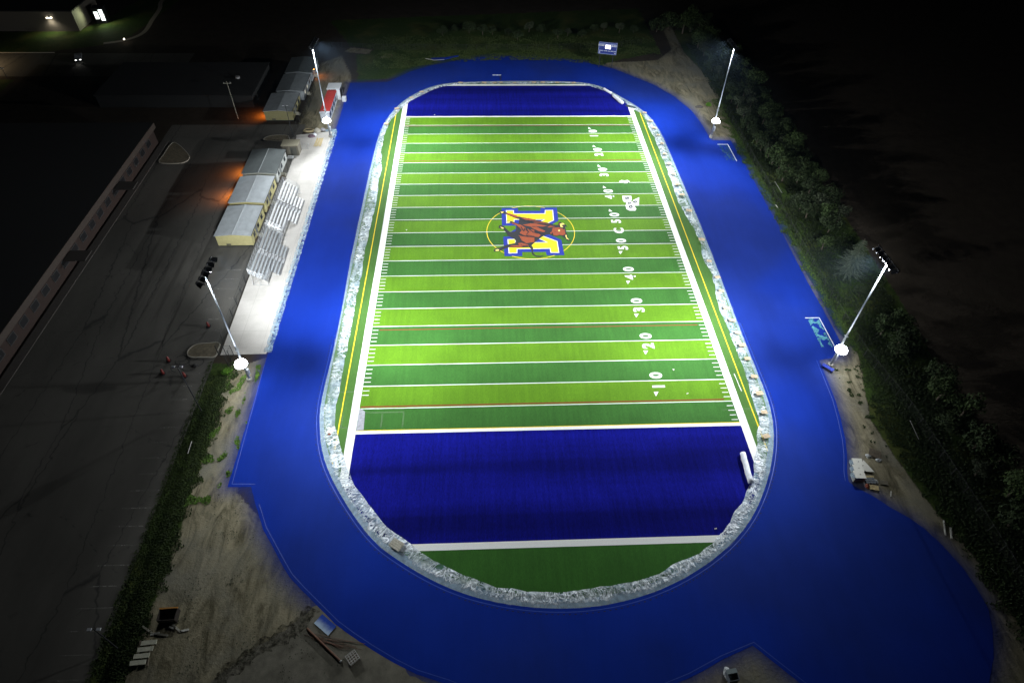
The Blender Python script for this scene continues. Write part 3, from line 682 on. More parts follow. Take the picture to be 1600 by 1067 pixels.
# foam rolls on the turf
def roll(p0, p1, r, label, name='foam_roll'):
    a = Vector((*p0, r+.04)); b = Vector((*p1, r+.04)); o = empty(name, (0,0,0), label=label, cat='roll')
    pts = [a.lerp(b, i/10)+Vector((.06*noise.noise((i*.6,r,0)),0,0)) for i in range(11)]
    MB().tube(pts, r, 18).build('wrapped_roll', mat('white_wrap',(.7,.73,.78),.5,var=.12,scale=2,bump=.3,bscale=4), o, True)
    d = (b-a).normalized(); [MB().tube([e_+d*s_*.02, e_+d*s_*.08], r*.25, 10).build('core', mat('cardboard_core',(.2,.14,.08),.9), o) for e_, s_ in ((a,-1),(b,1))]; return o
roll((28.3,-55.9),(28.0,-60.9), .42, 'long white wrapped roll lying on the near end zone by the right sideline')
roll((26.6,61.6),(28.4,56.9), .42, 'long white wrapped roll lying on the far end zone by the right sideline')
roll((24.6,66.0),(26.2,63.2), .3, 'short white roll half hidden in the sheeting at the far right corner')
def lump(name, x, y, w, d, h, mt, label, cat, seed=0, rz=0):
    m = MB(); nu, nv = 14, 8
    for j in range(nv+1):
        for i in range(nu):
            t = 2*math.pi*i/nu; e = (j/nv)*math.pi/2; rr = math.cos(e)*(1+.3*noise.noise((math.cos(t)*1.5+seed,math.sin(t)*1.5,e)))
            m.v.append((w/2*rr*math.cos(t), d/2*rr*math.sin(t), h*math.sin(e)*(1+.35*noise.noise((math.cos(t)*2,math.sin(t)*2,seed+e)))))
    for j in range(nv):
        for i in range(nu): a = j*nu+i; b = j*nu+(i+1)%nu; m.f.append((a,b,b+nu,a+nu)); m.mi.append(0)
    o = m.build(name, mt, loc=(x,y,.02)); o.rotation_euler = (0,0,rz); return tag(o, label, cat)
lump('tarpaulin', 30.5, 55.3, 3.2,.9,.45, mat('dark_tarp',(.03,.05,.05),.5,var=.4,bump=.6,bscale=5), 'dark bundled tarpaulin where the far goal line meets the right sideline', 'tarpaulin', 2, R(-35))
tp = MB(); P = GP(crop(520,500,5.925,[(248,815),(300,850),(285,1020),(218,1026)]))
tp.prism(P, .03, .09); tag(tp.build('folded_tarpaulin', mat('grey_tarp',(.26,.27,.30),.7,var=.25,scale=2,bump=.5,bscale=3)), 'grey folded tarpaulin on the left sideline beside the near goal line', 'tarpaulin')

# ------------------------------------------------------------------ light masts
SPOTS = []
def aim(o, d): o.rotation_euler = Vector(d).to_track_quat('-Z','Y').to_euler()
def light(kind, name, loc, power, col, parent, size=60, blend=1, target=None, r=.12):
    l = bpy.data.lights.new(name, kind); l.energy = power; l.color = col; l.shadow_soft_size = r
    o = bpy.data.objects.new(name, l); COL.objects.link(o); o.parent = parent; o.location = loc
    if kind == 'SPOT':
        l.spot_size = R(size); l.spot_blend = blend
        if target is not None: aim(o, Vector(target)-Vector(loc))
    return o
def mast(x, y, H, label):
    rz = math.atan2(-y, -x)                      # local +X looks at the middle of the field
    o = empty('light_mast', (x,y,0), 0, label, 'light mast', 'floodlight masts around the field')
    MB().tube([(0,0,0),(0,0,.5)], .45, 14).build('footing', mat('concrete_footing',(.35,.34,.31),.9), o)
    MB().tube([(0,0,.5),(0,0,H*.35)], .20, 14, .15).tube([(0,0,H*.35),(0,0,H)], .145, 14, .09).build('pole', M_POLE, o, True)
    MB().box((.32,0,2.2),(.35,.5,1.1), rz).build('control_cabinet', mat('grey_cabinet',(.3,.32,.34),.5), o)
    MB().box((0,.0,7.2),(.5,.5,.08)).build('pole_step', M_POLE, o)
    sx = 1 if x > 0 else -1
    ang = math.atan2(1,0) if True else 0
    f = Vector((-sx, -.05, 0)).normalized(); side = Vector((-f.y, f.x, 0)); rzf = math.atan2(f.y, f.x)
    top = Vector((0,0,H))+f*.25
    m = MB(); m.tube([top-side*2.9, top+side*2.9], .07, 8); m.box((top.x,top.y,top.z-.25),(.3,.5,.35), rzf); m.build('crossarm', M_DARKMET, o)
    ys = -1 if y < 0 else 1
    tg = [(x*(.68 if (x < 0 or y > 0) else .45),y+ys*21),(x*.05,y+ys*13),(-x*.30,y*.9),(x*.30,y*.55),(-x*.1,y*.25),(x*.80,y*.05)]
    WT = (.38,.66,1.05,1.15,1.25,1.0) if y < 0 else (.6,.85,1.05,1.15,1.25,1.0)
    for k in range(6):
        c = top+side*(-2.6+1.04*k)+Vector((0,0,-.25)); t = Vector((tg[k][0]-x, tg[k][1]-y, -H)); d = (f*.85+t.normalized()*.6); d.z = -.62; d.normalize()
        h = bpy.data.objects.new('floodlight', None); COL.objects.link(h); h.parent = o; h.location = c
        q = d.to_track_quat('X','Z'); h.rotation_euler = q.to_euler()
        h.scale = (.85,.85,.85); b = MB(); b.tube([(-.34,0,0),(.12,0,0)], .22, 12, .40); b.box((-.2,0,.16),(.25,.2,.25)); b.build('housing', M_DARKMET, h, True)
        v = MB(); n = 12; a0 = len(v.v)
        for i in range(n+1):
            t_ = R(-20)+R(220)*i/n
            for xx, rr in ((.10,.42),(.85,.50)): v.v.append((xx, rr*math.cos(t_), rr*math.sin(t_)))
        for i in range(n): a = 2*i; v.f += [(a,a+1,a+3,a+2)]; v.mi += [0]
        v.build('visor', M_DARKMET, h, True)
        MB().tube([(.12,0,0),(.14,0,0)], .36, 14).build('lens', M_LENS, h)
        light('SPOT', 'beam', tuple(c+d*1.0), MAST_SPOT*WT[k], (.93,.97,1), o, 104 if k in (0,1,5) else 78, 1, (tg[k][0]-x, tg[k][1]-y, 0), .3)
    light('SPOT', 'stray_light', (top.x,top.y,H-1.2), MAST_SPILL, (.95,.97,1), o, 126, 1, (top.x-sx*14,top.y,0), .4)
    if x < 0: light('SPOT', 'pad_beam', tuple(top+Vector((.6,0,-.6))), 17000, (.95,.97,1), o, 56, 1, ((-53-x),(-6 if y < 0 else 16)-y,0), .3)
    # low lamp that washes the pole
    lz = 4.6; u = bpy.data.objects.new('low_floodlight', None); COL.objects.link(u); u.parent = o; u.location = (.0,-.45,lz)
    MB().tube([(0,.1,-.35),(0,-.05,-.1)], .5, 14, .72).build('housing', M_POLE, u, True)
    s_ = MB(); nu, nv = 20, 8
    for j in range(nv+1):
        for i in range(nu): t = 2*math.pi*i/nu; e = j/nv*math.pi/2; s_.v.append((.98*math.cos(e)*math.cos(t), -.1+.98*math.cos(e)*math.sin(t), -.15+.85*math.sin(e)))
    for j in range(nv):
        for i in range(nu): a = j*nu+i; b = j*nu+(i+1)%nu; s_.f.append((a,b,b+nu,a+nu)); s_.mi.append(0)
    s_.build('glare_dome', M_BALL, u, True)  # dome made oversized so its glowing shape carries the lamp's glare
    light('SPOT', 'wash_light', (.15,-1.6,5.2), 160, (.93,.97,1), o, 26, 1, (0,0,H*.92), .3)
    light('POINT', 'low_glow', (-f.x*-.2,-1.9,5.4), MAST_LOW, (.95,.98,1), o, r=.5)
    return o
mast(-48.2,-39.3, 23.2, 'near left floodlight mast standing in the weedy sand by the concrete pad')
mast(-47.6, 40.0, 23.0, 'far left floodlight mast at the end of the concrete pad')
mast(48.2, 39.0, 23.2, 'far right floodlight mast on the sandy patch beside the track')
mast(48.5,-38.6, 23.2, 'near right floodlight mast on the sand beside the conifer')

# ------------------------------------------------------------------ portable classrooms
WALLS = {'yellow':(.46,.42,.20),'pale':(.42,.44,.42),'olive':(.27,.25,.12),'grey':(.30,.33,.35)}
def classroom(x0, y0, x1, y1, roofc, wallc, label, ridge=True, lamp=None, lit=False):
    w = x1-x0; d = y1-y0; o = empty('portable_classroom', (x0,y0,0), label=label, cat='portable building', group='portable classrooms beside the lot')
    wm = mat('clad_'+wallc, WALLS[wallc], .75, var=.08, scale=1.5, bump=.1, bscale=8)
    zb, ze, zr = .35, 2.75, 3.0; m = MB()
    m.box((w/2,d/2,(zb+ze)/2),(w,d,ze-zb))
    for yy in (.0,d):   # gable triangle
        m.prism([(0,0),(1,0),(1,1)],0,0.001) if False else None
    m.v += [(0,0,ze),(w,0,ze),(w/2,0,zr),(0,d,ze),(w,d,ze),(w/2,d,zr)]; n = len(m.v)-6; m.f += [(n,n+1,n+2),(n+5,n+4,n+3)]; m.mi += [0,0]
    m.build('wall', wm, o)
    MB().box((w/2,d/2,.17),(w-.3,d-.3,.34)).build('skirting', M_DARKMET, o)
    rm = mat('roof_'+roofc, {'light':(.42,.46,.48),'mid':(.26,.29,.30),'dark':(.13,.15,.15)}[roofc], .6, .2, var=.10, scale=.8)
    e = .18; r = MB()
    for s_ in (-1,1):
        xa = -e if s_ < 0 else w+e; p = [(xa,-e,ze-.02),(w/2,-e,zr+.03),(w/2,d+e,zr+.03),(xa,d+e,ze-.02)]
        q = [(a,b,c+.08) for a,b,c in p]; n = len(r.v); r.v += p+q
        F_ = [(0,1,2,3),(7,6,5,4),(0,4,5,1),(1,5,6,2),(2,6,7,3),(3,7,4,0)]
        r.f += [tuple(n+i for i in (f if s_ > 0 else f[::-1])) for f in F_]; r.mi += [0]*6
    ro = r.build('roof', rm, o)
    g = MB(); 
    for i in range(int(d/.6)): 
        pass
    if ridge: MB().box((w/2,d/2,zr+.12),(.10,d+2*e+.04,.05)).build('ridge_cap', mat('ridge_pale',(.42,.45,.46),.5), ro)
    for xx in (-e-.03, w+e+.03): MB().box((xx,d/2,ze+.02),(.08,d+2*e,.14)).build('gutter', mat('gutter_dark',(.05,.05,.05),.5), ro)
    for i in range(3):
        yy = d*(.2+.3*i)
        wn = bpy.data.objects.new('window', None); COL.objects.link(wn); wn.parent = o; wn.location = (w,yy,1.65)
        MB().box((.02,0,0),(.06,1.1,.95)).build('frame', mat('window_frame_dark',(.06,.06,.06),.5), wn)
        MB().box((.06,0,0),(.02,.94,.8)).build('pane', mat('window_lit',(.6,.6,.5),.3,emit=(1,.92,.75),estr=.35) if (lit and i != 2) else mat('window_glass',(.03,.04,.05),.15), wn)
    dr = MB().box((.03,0,0),(.07,.95,2.05)).build('door', mat('door_grey',(.14,.15,.15),.6), o); dr.location = (w,d*.36,1.45)
    st = MB()
    for i in range(3): st.box((w+.35+.28*i,d*.36,.40-.12*i),(.3,1.2,.06))
    st.box((w+.5,d*.36-.6,.7),(.9,.04,.9)); st.build('entry_steps', M_GREYW, o)
    v = MB().box((w*.3,-.03,.62),(.9,.05,.3)); v.build('wall_vent', mat('vent_dark',(.07,.07,.06),.6), o)
    MB().box((-.3,d*.6,1.2),(.55,.9,1.5)).build('air_unit', mat('air_unit_grey',(.2,.21,.2),.6), o)
    if lamp:
        lx, ly, pw = lamp; ld = bpy.data.objects.new('wall_lamp', None); COL.objects.link(ld); ld.parent = o; ld.location = (lx,ly,2.45); sg = -1 if lx < w/2 else 1
        MB().box((sg*.1,0,0),(.2,.4,.25)).build('housing', M_DARKMET, ld)
        MB().box((sg*.13,0,-.16),(.16,.32,.07)).build('lens', mat('sodium_lens',(.9,.5,.2),.3,emit=(1,.35,.06),estr=25), ld)
        light('SPOT', 'sodium_light', (sg*.35,0,-.22), pw, (1,.26,.03), ld, 132, 1, (sg*1.5,0,-2.4), .12)
    return o
classroom(-62.8,-4.0,-55.9,6.0,'light','yellow','nearest portable classroom, pale grey roof and yellow end wall')
classroom(-63.1,7.4,-55.9,17.4,'light','yellow','second nearest portable classroom with lamp glowing orange onto the parking lot', lamp=(0,6.4,5000))
classroom(-63.2,18.8,-55.9,28.9,'dark','pale','third portable classroom from the near end, dark roof and pale side wall', lamp=(0,4.6,3400))
classroom(-65.2,48.1,-58.2,58.0,'light','olive','pale roofed portable classroom nearest in the far group, olive end wall', ridge=False, lamp=(0,3.0,3800))
classroom(-64.4,59.5,-57.5,69.8,'mid','grey','middle portable classroom of the far group with lit side windows', ridge=False, lit=True)
classroom(-64.4,71.0,-57.4,81.0,'dark','grey','farthest portable classroom with orange lamp by its side door', ridge=False, lamp=(7.0,3.4,420))

# brown storage shed on the pad
o = empty('storage_shed', (-57.3,31.2,0), label='brown boxy storage shed with beige roof on the pad edge', cat='shed')
MB().box((1.9,1.4,1.25),(3.7,2.7,2.5)).build('wall', mat('shed_brown',(.17,.155,.12),.7,var=.12,bump=.2,bscale=6), o)
MB().box((1.9,1.4,2.56),(4.0,3.0,.12)).build('roof', mat('shed_roof',(.30,.28,.20),.7,var=.1), o)
MB().box((2.6,.03,1.1),(1.5,.06,2.0)).build('door', mat('shed_door',(.10,.10,.085),.6), o)
for i in range(3): MB().box((.5+.55*i,.03,1.25),(.06,.08,2.4)).build('trim_batten', mat('shed_brown2',(.22,.20,.16),.7), o)
# red roofed kiosk + white shelter
o = empty('red_kiosk', (-51.1,47.6,0), label='long narrow kiosk with red roof and white windowed side by the track', cat='kiosk')
MB().box((1.15,6.4,1.2),(2.2,12.6,2.4)).build('wall', mat('kiosk_white',(.5,.54,.58),.6,var=.08), o)
MB().box((1.15,6.9,2.46),(2.5,11.9,.12)).build('roof', mat('kiosk_red',(.36,.035,.03),.55,var=.15,scale=1.5), o)
MB().box((1.15,.45,2.45),(2.5,.9,.14)).build('end_cap', mat('kiosk_white',(.5,.54,.58)), o)
for i in range(4): MB().box((2.27,1.9+2.8*i,1.3),(.05,1.7,1.1)).build('window', mat('kiosk_glass',(.03,.06,.13),.2), o)
o = empty('white_shelter', (-51.2,59.9,0), label='small white roofed shelter at the far end of the red kiosk', cat='shelter')
MB().box((1.7,2.0,3.0),(3.5,3.7,.16)).build('roof', mat('shelter_white',(.5,.53,.55),.6,var=.06), o)
MB().box((2.9,.3,1.46),(.9,.1,2.9)).build('wall_panel', mat('shelter_white',(.5,.5,.5)), o)
for px_, py_ in ((.15,.3),(.15,3.6),(3.3,3.6)): MB().box((px_,py_,1.46),(.1,.1,2.9)).build('post', M_POLE, o)
o = empty('white_cabinet', (-46.9,59.6,0), label='small white cabinet beside the shelter at the track edge', cat='cabinet')
MB().box((.0,.0,.5),(1.0,1.3,1.0)).build('body', mat('shelter_white',(.5,.5,.5)), o); MB().box((0,0,1.03),(1.1,1.4,.06)).build('lid', mat('pit_edge',(.6,.6,.6)), o)

# ------------------------------------------------------------------ bleachers
def bleacher(y0, y1, f0, f1, label, bright):
    o = empty('bleacher', (-53.4,y0,0), label=label, cat='bleacher', group='aluminium bleachers on the concrete pad'); L = y1-y0; am = mat('aluminium_'+bright, (.82,.84,.86) if bright == 'bright' else (.36,.39,.41), .5, .1, var=.08, scale=3)  # paler tone of the farther bleacher puts mast light into its colour
    mid = (f0+f1)/2-y0
    for r in range(8):
        x = .35+.56*r; z = 3.0-.36*r; a, b = (0,L) if r < 5 else (f0-y0, f1-y0)
        for (s0, s1) in ((a,mid-.75),(mid+.75,b)):
            MB().box((x,(s0+s1)/2,z),(.34,s1-s0,.05)).build('seat', am, o)
        MB().box((x+.30,(a+b)/2,z-.34),(.24,b-a,.04)).build('footboard', mat('footboard_shade_grey',(.16,.165,.17),.6,.1), o)  # footboards coloured dark to give the shade between seat rows
    m = MB()
    for i in range(8): m.box((.35+.56*i,mid,3.0-.36*i-.22),(.50,1.3,.05))
    m.build('aisle_steps', mat('aluminium_bright2',(.66,.68,.7),.4,.4), o)
    m = MB(); nfr = 7
    for k in range(nfr):
        yy = .2+(L-.4)*k/(nfr-1); m.tube([(.2,yy,0),(.2,yy,3.0)],.04,6); m.tube([(.2,yy,2.75),(3.0,yy,1.0)],.04,6); m.tube([(1.6,yy,0),(1.6,yy,1.9)],.035,6); m.tube([(3.0,yy,0),(3.0,yy,1.0)],.035,6); m.tube([(.2,yy,.1),(3.4,yy,.1)],.04,6)
        m.tube([(.2,yy,.3),(1.6,yy,1.7)],.03,6)
    for yy in (f0-y0+.3, mid, f1-y0-.3): m.tube([(3.0,yy,.1),(4.5,yy,.1)],.035,6); m.tube([(4.3,yy,0),(4.3,yy,.45)],.035,6)
    m.build('frame', M_STEEL, o)
    def rail(pts, n=4):
        m = MB()
        for dz in (0,.35,.7,1.05): m.tube([(p[0],p[1],p[2]+dz) for p in pts], .028, 5)
        k = 0
        for a, b in zip(pts[:-1], pts[1:]):
            a = Vector(a); b = Vector(b); q = max(1,int((b-a).length/1.2))
            for i in range(q+1): p = a.lerp(b,i/q); m.tube([p, p+Vector((0,0,1.05))], .025, 5)
        m.build('guard_rail', M_STEEL, o)
    rail([(.05,0,3.0),(.05,L,3.0)]); rail([(.1,0,3.0),(2.7,0,1.6),(3.1,.0,1.2)]); rail([(.1,L,3.0),(2.7,L,1.6),(3.1,L,1.2)])
    rail([(3.1,0,1.0),(3.1,f0-y0-.2,1.0)]); rail([(3.1,f1-y0+.2,1.0),(3.1,L,1.0)])
    m = MB()
    for xx in (1.2,3.2): m.tube([(xx-.5,mid,3.0-.64*(xx-.5)+.9),(xx+.6,mid,3.0-.64*(xx+.6)+.9)], .03, 6); m.tube([(xx,mid,3.0-.64*xx),(xx,mid,3.0-.64*xx+.9)], .03, 6)
    m.build('handrail', M_STEEL, o)
    return o
bleacher(-.8,15.2, 3.2,12.0, 'aluminium bleacher coloured as brightly lit, the farther of the two on the pad', 'bright')
bleacher(-16.0,-1.6, -13.2,-4.9, 'aluminium bleacher coloured in less lit grey, the nearer of the two on the pad', 'grey')

# ------------------------------------------------------------------ chain-link fences
def chain_mat():
    s = N('chain_link'); w = []
    for sg in (1,-1):
        mp = s.node('ShaderNodeMapping'); s.put(mp.inputs['Vector'], s.obj); 
        sx = s.node('ShaderNodeSeparateXYZ'); s.put(sx.inputs[0], s.obj); u = s.math('ADD', sx.outputs[0], sx.outputs[1]); v = s.math('MULTIPLY', sx.outputs[2], sg)
        t = s.math('FRACT', s.math('MULTIPLY', s.math('ADD', u, v), 9.0)); w.append(s.math('LESS_THAN', t, .06))
    s.put(s.b.inputs['Alpha'], s.math('MAXIMUM', *w)); s.b.inputs['Metallic'].default_value = .3
    return s.out((.02,.022,.02), .6)
M_CHAIN = chain_mat()
def fence(pts, h, label, step=3.0, name='chain_link_fence', pm=None):
    o = empty(name, (pts[0][0],pts[0][1],0), label=label, cat='fence'); O = Vector((pts[0][0],pts[0][1],0)); pm = pm or mat('fence_post_dark',(.02,.022,.02),.7,.2)
    rl = MB(); pn = MB()
    for a, b in zip(pts[:-1], pts[1:]):
        a = Vector((a[0],a[1],0))-O; b = Vector((b[0],b[1],0))-O; n = max(1, round((b-a).length/step)); z = Vector((0,0,h))
        rl.tube([a+z,b+z], .022, 6); rl.tube([a+Vector((0,0,.08)),b+Vector((0,0,.08))], .02, 5)
        pn.quadv([tuple(a+Vector((0,0,.05))),tuple(b+Vector((0,0,.05))),tuple(b+z),tuple(a+z)])
        for i in range(n):
            p = a.lerp(b,i/n); MB().tube([p, p+Vector((0,0,h+.08))], .05, 7).build('post', pm, o)
    p = Vector((pts[-1][0],pts[-1][1],0))-O; MB().tube([p, p+Vector((0,0,h+.08))], .05, 7).build('post', pm, o)
    rl.build('rail', pm, o); pn.build('mesh_panel', M_CHAIN, o); return o
fence([(-54.75,-33.6),(-54.75,30.0)], 2.1, 'dark chain link fence between the parking lot and the concrete pad')
fence([(-54.6,-33.75),(-52.2,-33.75),(-52.4,-36.2)], 2.4, 'short chain link corner enclosure at the near end of the pad', 1.2, 'fence_enclosure')
fence([(-57.0,37.0),(-56.6,44),(-55.8,56),(-55.8,66)], 2.0, 'dark chain link fence beside the far portable classrooms')
fence([(55.8,52),(55.3,32.5),(54.9,0),(54.9,-22),(55.3,-36.5),(57.4,-48.2),(58.4,-66.3),(59,-95)], 1.8, 'dark chain link fence running along the whole right side', 3.0)
fence([(-56,95.5),(-39.7,93.8),(7.8,93.9),(28,95),(41,98)], 1.5, 'low dark fence behind the far bend and scoreboard', 3.2)

# ------------------------------------------------------------------ scoreboard
bx, by = G(957,107); ax, ay = G(940,104)
o = empty('scoreboard', (bx,by,0), R(-14), 'blue scoreboard with white lettering and a lit display behind the far bend', 'scoreboard')
for xx in (-4.1,-.3): MB().box((xx,0,2.3),(.22,.22,4.6)).build('post', M_DARKMET, o)
MB().box((-2.1,0,5.6),(5.3,.35,3.3)).build('panel', mat('scoreboard_blue',(.012,.03,.19),.5,var=.1), o)
m = MB()
for z in (3.98,7.22): m.box((-2.1,-.19,z),(5.3,.04,.07))
for xx in (-4.72,.52): m.box((xx,-.19,5.6),(.07,.04,3.2))
m.build('frame', mat('scoreboard_frame',(.35,.42,.6),.5), o)
MW = mat('scoreboard_white',(.75,.75,.7),.6)
for t, xx, z, sz in (('HOME',-4.0,6.35,.62),('GUEST',-.25,6.35,.58),('DOWN  TO GO  BALL ON  QTR',-2.1,4.85,.34)):
    text_sheet(t, sz, 0, MW, o, (xx,-.2,z), (R(90),0,0), 'lettering', .01)
MB().box((-2.1,-.2,6.75),(4.9,.03,.16)).build('top_stripe', mat('scoreboard_frame',(.3,.3,.5)), o)
MB().box((-2.05,-.2,6.0),(1.5,.05,.95)).build('lit_display', mat('score_display',(.9,.9,.9),.4,emit=(1,.93,.97),estr=6), o)
text_sheet('8:88', .6, 0, mat('display_digits',(.8,.8,.8),.5,emit=(1,1,1),estr=1.5), o, (-2.05,-.235,6.0), (R(90),0,0), 'lettering', .01)
for xx in (-4.35,.15): MB().box((xx,-.2,4.35),(.35,.03,.2)).build('corner_mark', MW, o)

# ------------------------------------------------------------------ poles
def pole(name, x, y, H, label, cat, heads=0, arm=1.6, dark=True, r=.09):
    o = empty(name, (x,y,0), label=label, cat=cat)
    MB().tube([(0,0,0),(0,0,H)], r, 8, r*.7).build('pole', mat('dark_pole',(.03,.032,.035),.5,.3) if dark else M_GREYW, o)
    if heads:
        MB().tube([(-arm/2,0,H),(arm/2,0,H)], .05, 6).build('arm', mat('dark_pole',(.03,.03,.03)), o)
        for s_ in (-1,1): MB().box((s_*arm/2,0,H+.06),(.45,.3,.16)).build('lamp_head', mat('pale_lamp_head',(.45,.47,.5),.4), o)
    else:
        MB().box((0,0,H-.5),(2.0,.12,.14)).build('crossbar', M_GREYW, o)
        for s_ in (-.8,0,.8): MB().tube([(s_,0,H-.42),(s_,0,H-.15)], .06, 6).build('insulator', mat('insulator',(.3,.32,.32),.3), o)
    return o
pole('parking_light', -54.2,-45.4, 10.3, 'dark parking lot light pole with two unlit heads by the ditch', 'light pole', 2, 1.1)
pole('utility_pole', -72.7,49.6, 9.8, 'thin grey utility pole at the far edge of the parking lot', 'utility pole', dark=False)
pole('lamp_post', -57.2,41.2, 7.6, 'thin dark lamp post between the shed and the far classrooms', 'light pole', 2, .9)
pole('lamp_post', -53.6,-80.5, 6.0, 'dim dark lamp post in the ditch at the bottom left', 'light pole', 2, 1.0)

# ------------------------------------------------------------------ traffic drums
def drum(x, y, rz, label):
    o = empty('traffic_drum', (x,y,0), rz, label, 'traffic drum', 'red traffic drums scattered on the parking lot')
    MB().tube([(0,0,.08),(0,0,.5),(0,0,1.0)], .25, 14, .18).tube([(0,0,1.0),(0,0,1.12)], .08, 8).build('barrel', mat('drum_red',(.14,.012,.008),.6,var=.2), o, True)
    m = MB(); m.tube([(0,0,0),(0,0,.10)], .42, 14); m.build('rubber_base', M_DARKMET, o)
    MB().tube([(0,0,.42),(0,0,.55)], .236, 14, .226).build('reflective_band', mat('drum_band',(.16,.04,.03),.4), o); return o
drum(-58.4,-26.7,0,'red traffic drum standing alone near the fence and soil island')
drum(-62.6,-34.8,0,'red traffic drum left of the pole, the farther of the two on that side')
drum(-62.6,-37.6,0,'red traffic drum left of the pole, the nearer of the two on that side')
drum(-58.9,-38.3,0,'red traffic drum right in front of the parking light head')
lump('tyre_heap', -58.0,-36.0,1.0,.8,.35, mat('black_rubber',(.015,.013,.012),.7), 'dark rubber scrap beside the skid marks on the lot', 'scrap', 5)
m = MB(); random.seed(3)
for k in range(7):
    cx_, cy_ = -59.6+random.uniform(-1.2,1.6), -35.0+random.uniform(-1.3,1.1); r_ = random.uniform(.5,1.3); a0 = random.uniform(0,6); sp = random.uniform(2.5,5.5); n = 26
    m.strip([(cx_+r_*math.cos(a0+sp*i/n), cy_+.8*r_*math.sin(a0+sp*i/n)) for i in range(n)], .14, .012+.001*k)
m.build('skid_marks', mat('skid_rubber',(.02,.019,.018),.8), lot)

# ------------------------------------------------------------------ clutter on the pad
def planks(x, y, n, L, w, rz, mt, label, name='lumber_stack', sp=.3, z=0.03, cat='lumber'):
    o = empty(name, (x,y,z), rz, label, cat)
    for i in range(n): MB().box((i*sp-n*sp/2, random.uniform(-.15,.15), .05+.05*(i%2)),(w,L*random.uniform(.9,1),.07), random.uniform(-.02,.02)).build('plank', mt, o)
    return o
planks(*G(499,223), 6, 4.2, .2, R(-1), M_PLANK, 'bundle of pale yellow planks near the far end of the pad')
x, y = G(483,205); m = MB()
for k in range(5):
    m.tube([(1.5*(1-.08*k)*math.cos(t*.35)*(1+.1*noise.noise((t*.3,k,0))), .9*(1-.08*k)*math.sin(t*.35), .1+.06*k) for t in range(19)], .05, 6)
tag(m.build('hose_coil', mat('tan_hose',(.42,.35,.20),.7), loc=(x,y,.02)), 'loose tan coil of hose at the far left of the pad', 'hose')
lump('rock_pile', *G(496,206), 1.7,1.3,.9, mat('pale_rock',(.40,.38,.32),.9,var=.2,bump=.6,bscale=4), 'pale lump of rubble beside the hose coil', 'rubble', 4)
lump('rock_pile', *G(505,204), 1.4,.9,.6, mat('grey_rock',(.25,.25,.27),.9,var=.2,bump=.6,bscale=4), 'grey lump under the far left light mast', 'rubble', 8)
lump('sheet_bundle', *G(487,214), 2.0,1.2,.6, mat('purple_tarp',(.12,.08,.10),.7,var=.3,bump=.6,bscale=4), 'dark purple tarpaulin bundle in front of the hose coil', 'tarpaulin', 9)
lump('sheet_bundle', *G(491.5,211.5), 1.2,.8,.5, mat('white_wrap',(.7,.73,.78)), 'white crumpled sheet behind the purple bundle', 'tarpaulin', 12)
x, y = G(476,230); o = empty('metal_frame', (x,y,.02), 0, 'thin white wire frame lying beside the shed', 'frame'); m = MB()
for q in ((-.9,-.9),(.9,-.9),(.9,.9),(-.9,.9)): m.tube([(q[0],q[1],.05),(q[0],q[1],.5)], .03, 5)
for z in (.05,.5): m.tube([(-.9,-.9,z),(.9,-.9,z),(.9,.9,z),(-.9,.9,z),(-.9,-.9,z)], .035, 5)
m.build('bars', M_STEEL, o)
x, y = G(455,249); o = empty('hand_cart', (x,y,.02), 0, 'small pale hand cart in front of the shed', 'cart')
MB().box((0,0,.55),(1.3,.9,.35)).build('tray', M_STEEL, o); MB().tube([(0,-.9,.4),(0,-.9,1.0)],.03,5).tube([(-.5,-.45,.6),(-.5,-1.1,1.0),(.5,-1.1,1.0),(.5,-.45,.6)],.03,5).build('handle', M_STEEL, o)
for s_ in (-.6,.6): MB().tube([(s_-.05,0,.25),(s_+.05,0,.25)],.25,12).build('wheel', M_DARKMET, o)
for i, (px_, py_, w_, lb) in enumerate(((445,285,1.3,'weedy shrub in front of the third classroom'),(421,330,1.0,'brown bush between the two nearest classrooms'),(405,377,1.0,'brown bush at the corner of the nearest classroom'))):
    pass
random.seed(5)
# stacked goods and pallets on the right-hand sand
pb = empty('bagged_pallet', (0,0,0), label='x', cat='pallet load', group='white topped pallet loads on the right sand')
MB().box((0,0,.08),(1.4,1.15,.14)).build('pallet', M_GREYW, pb)
bg_ = MB().box((0,0,.58),(1.35,1.1,.85)); bg_.build('wrapped_load', mat('straw_board',(.36,.30,.17),.8,var=.3,scale=3), pb)
MB().box((0,0,1.03),(1.42,1.16,.05)).build('white_lid', mat('white_board',(.62,.62,.56),.7,var=.06), pb); MB().tube([(.05,0,1.05),(.05,0,1.10)], .06, 8).build('cap', M_DARKMET, pb)
MB().box((-.75,0,.6),(.12,1.1,.7)).build('torn_wrap', M_PLAS2, pb)
for i, (q, lb) in enumerate((((1340.5,721),'farthest of the three white topped pallet loads by the track'),((1341.5,731),'middle one of the three white topped pallet loads by the track'),((1343,741.5),'nearest of the three white topped pallet loads by the track'))):
    o = pb if i == 0 else copy_tree(pb); x, y = G(*q, 1.05); place(o, (x,y,0), R(-4), lb, 1.0 if i < 2 else 1.08)
P_ = GP(crop(1320,695,12.56,[(365,295),(585,530),(430,520),(360,480),(350,440)]), .3); MB().prism(P_, .22, .30).build('x', M_GREYW)
o = [q for q in COL.objects if q.name == 'x'][0]; o.name = 'leaning_sheet'; o.data.name = 'leaning_sheet'; o.data.materials[0] = mat('white_board',(.6,.6,.55)); tag(o, 'white triangular panel leaning beside the three pallet loads', 'panel')
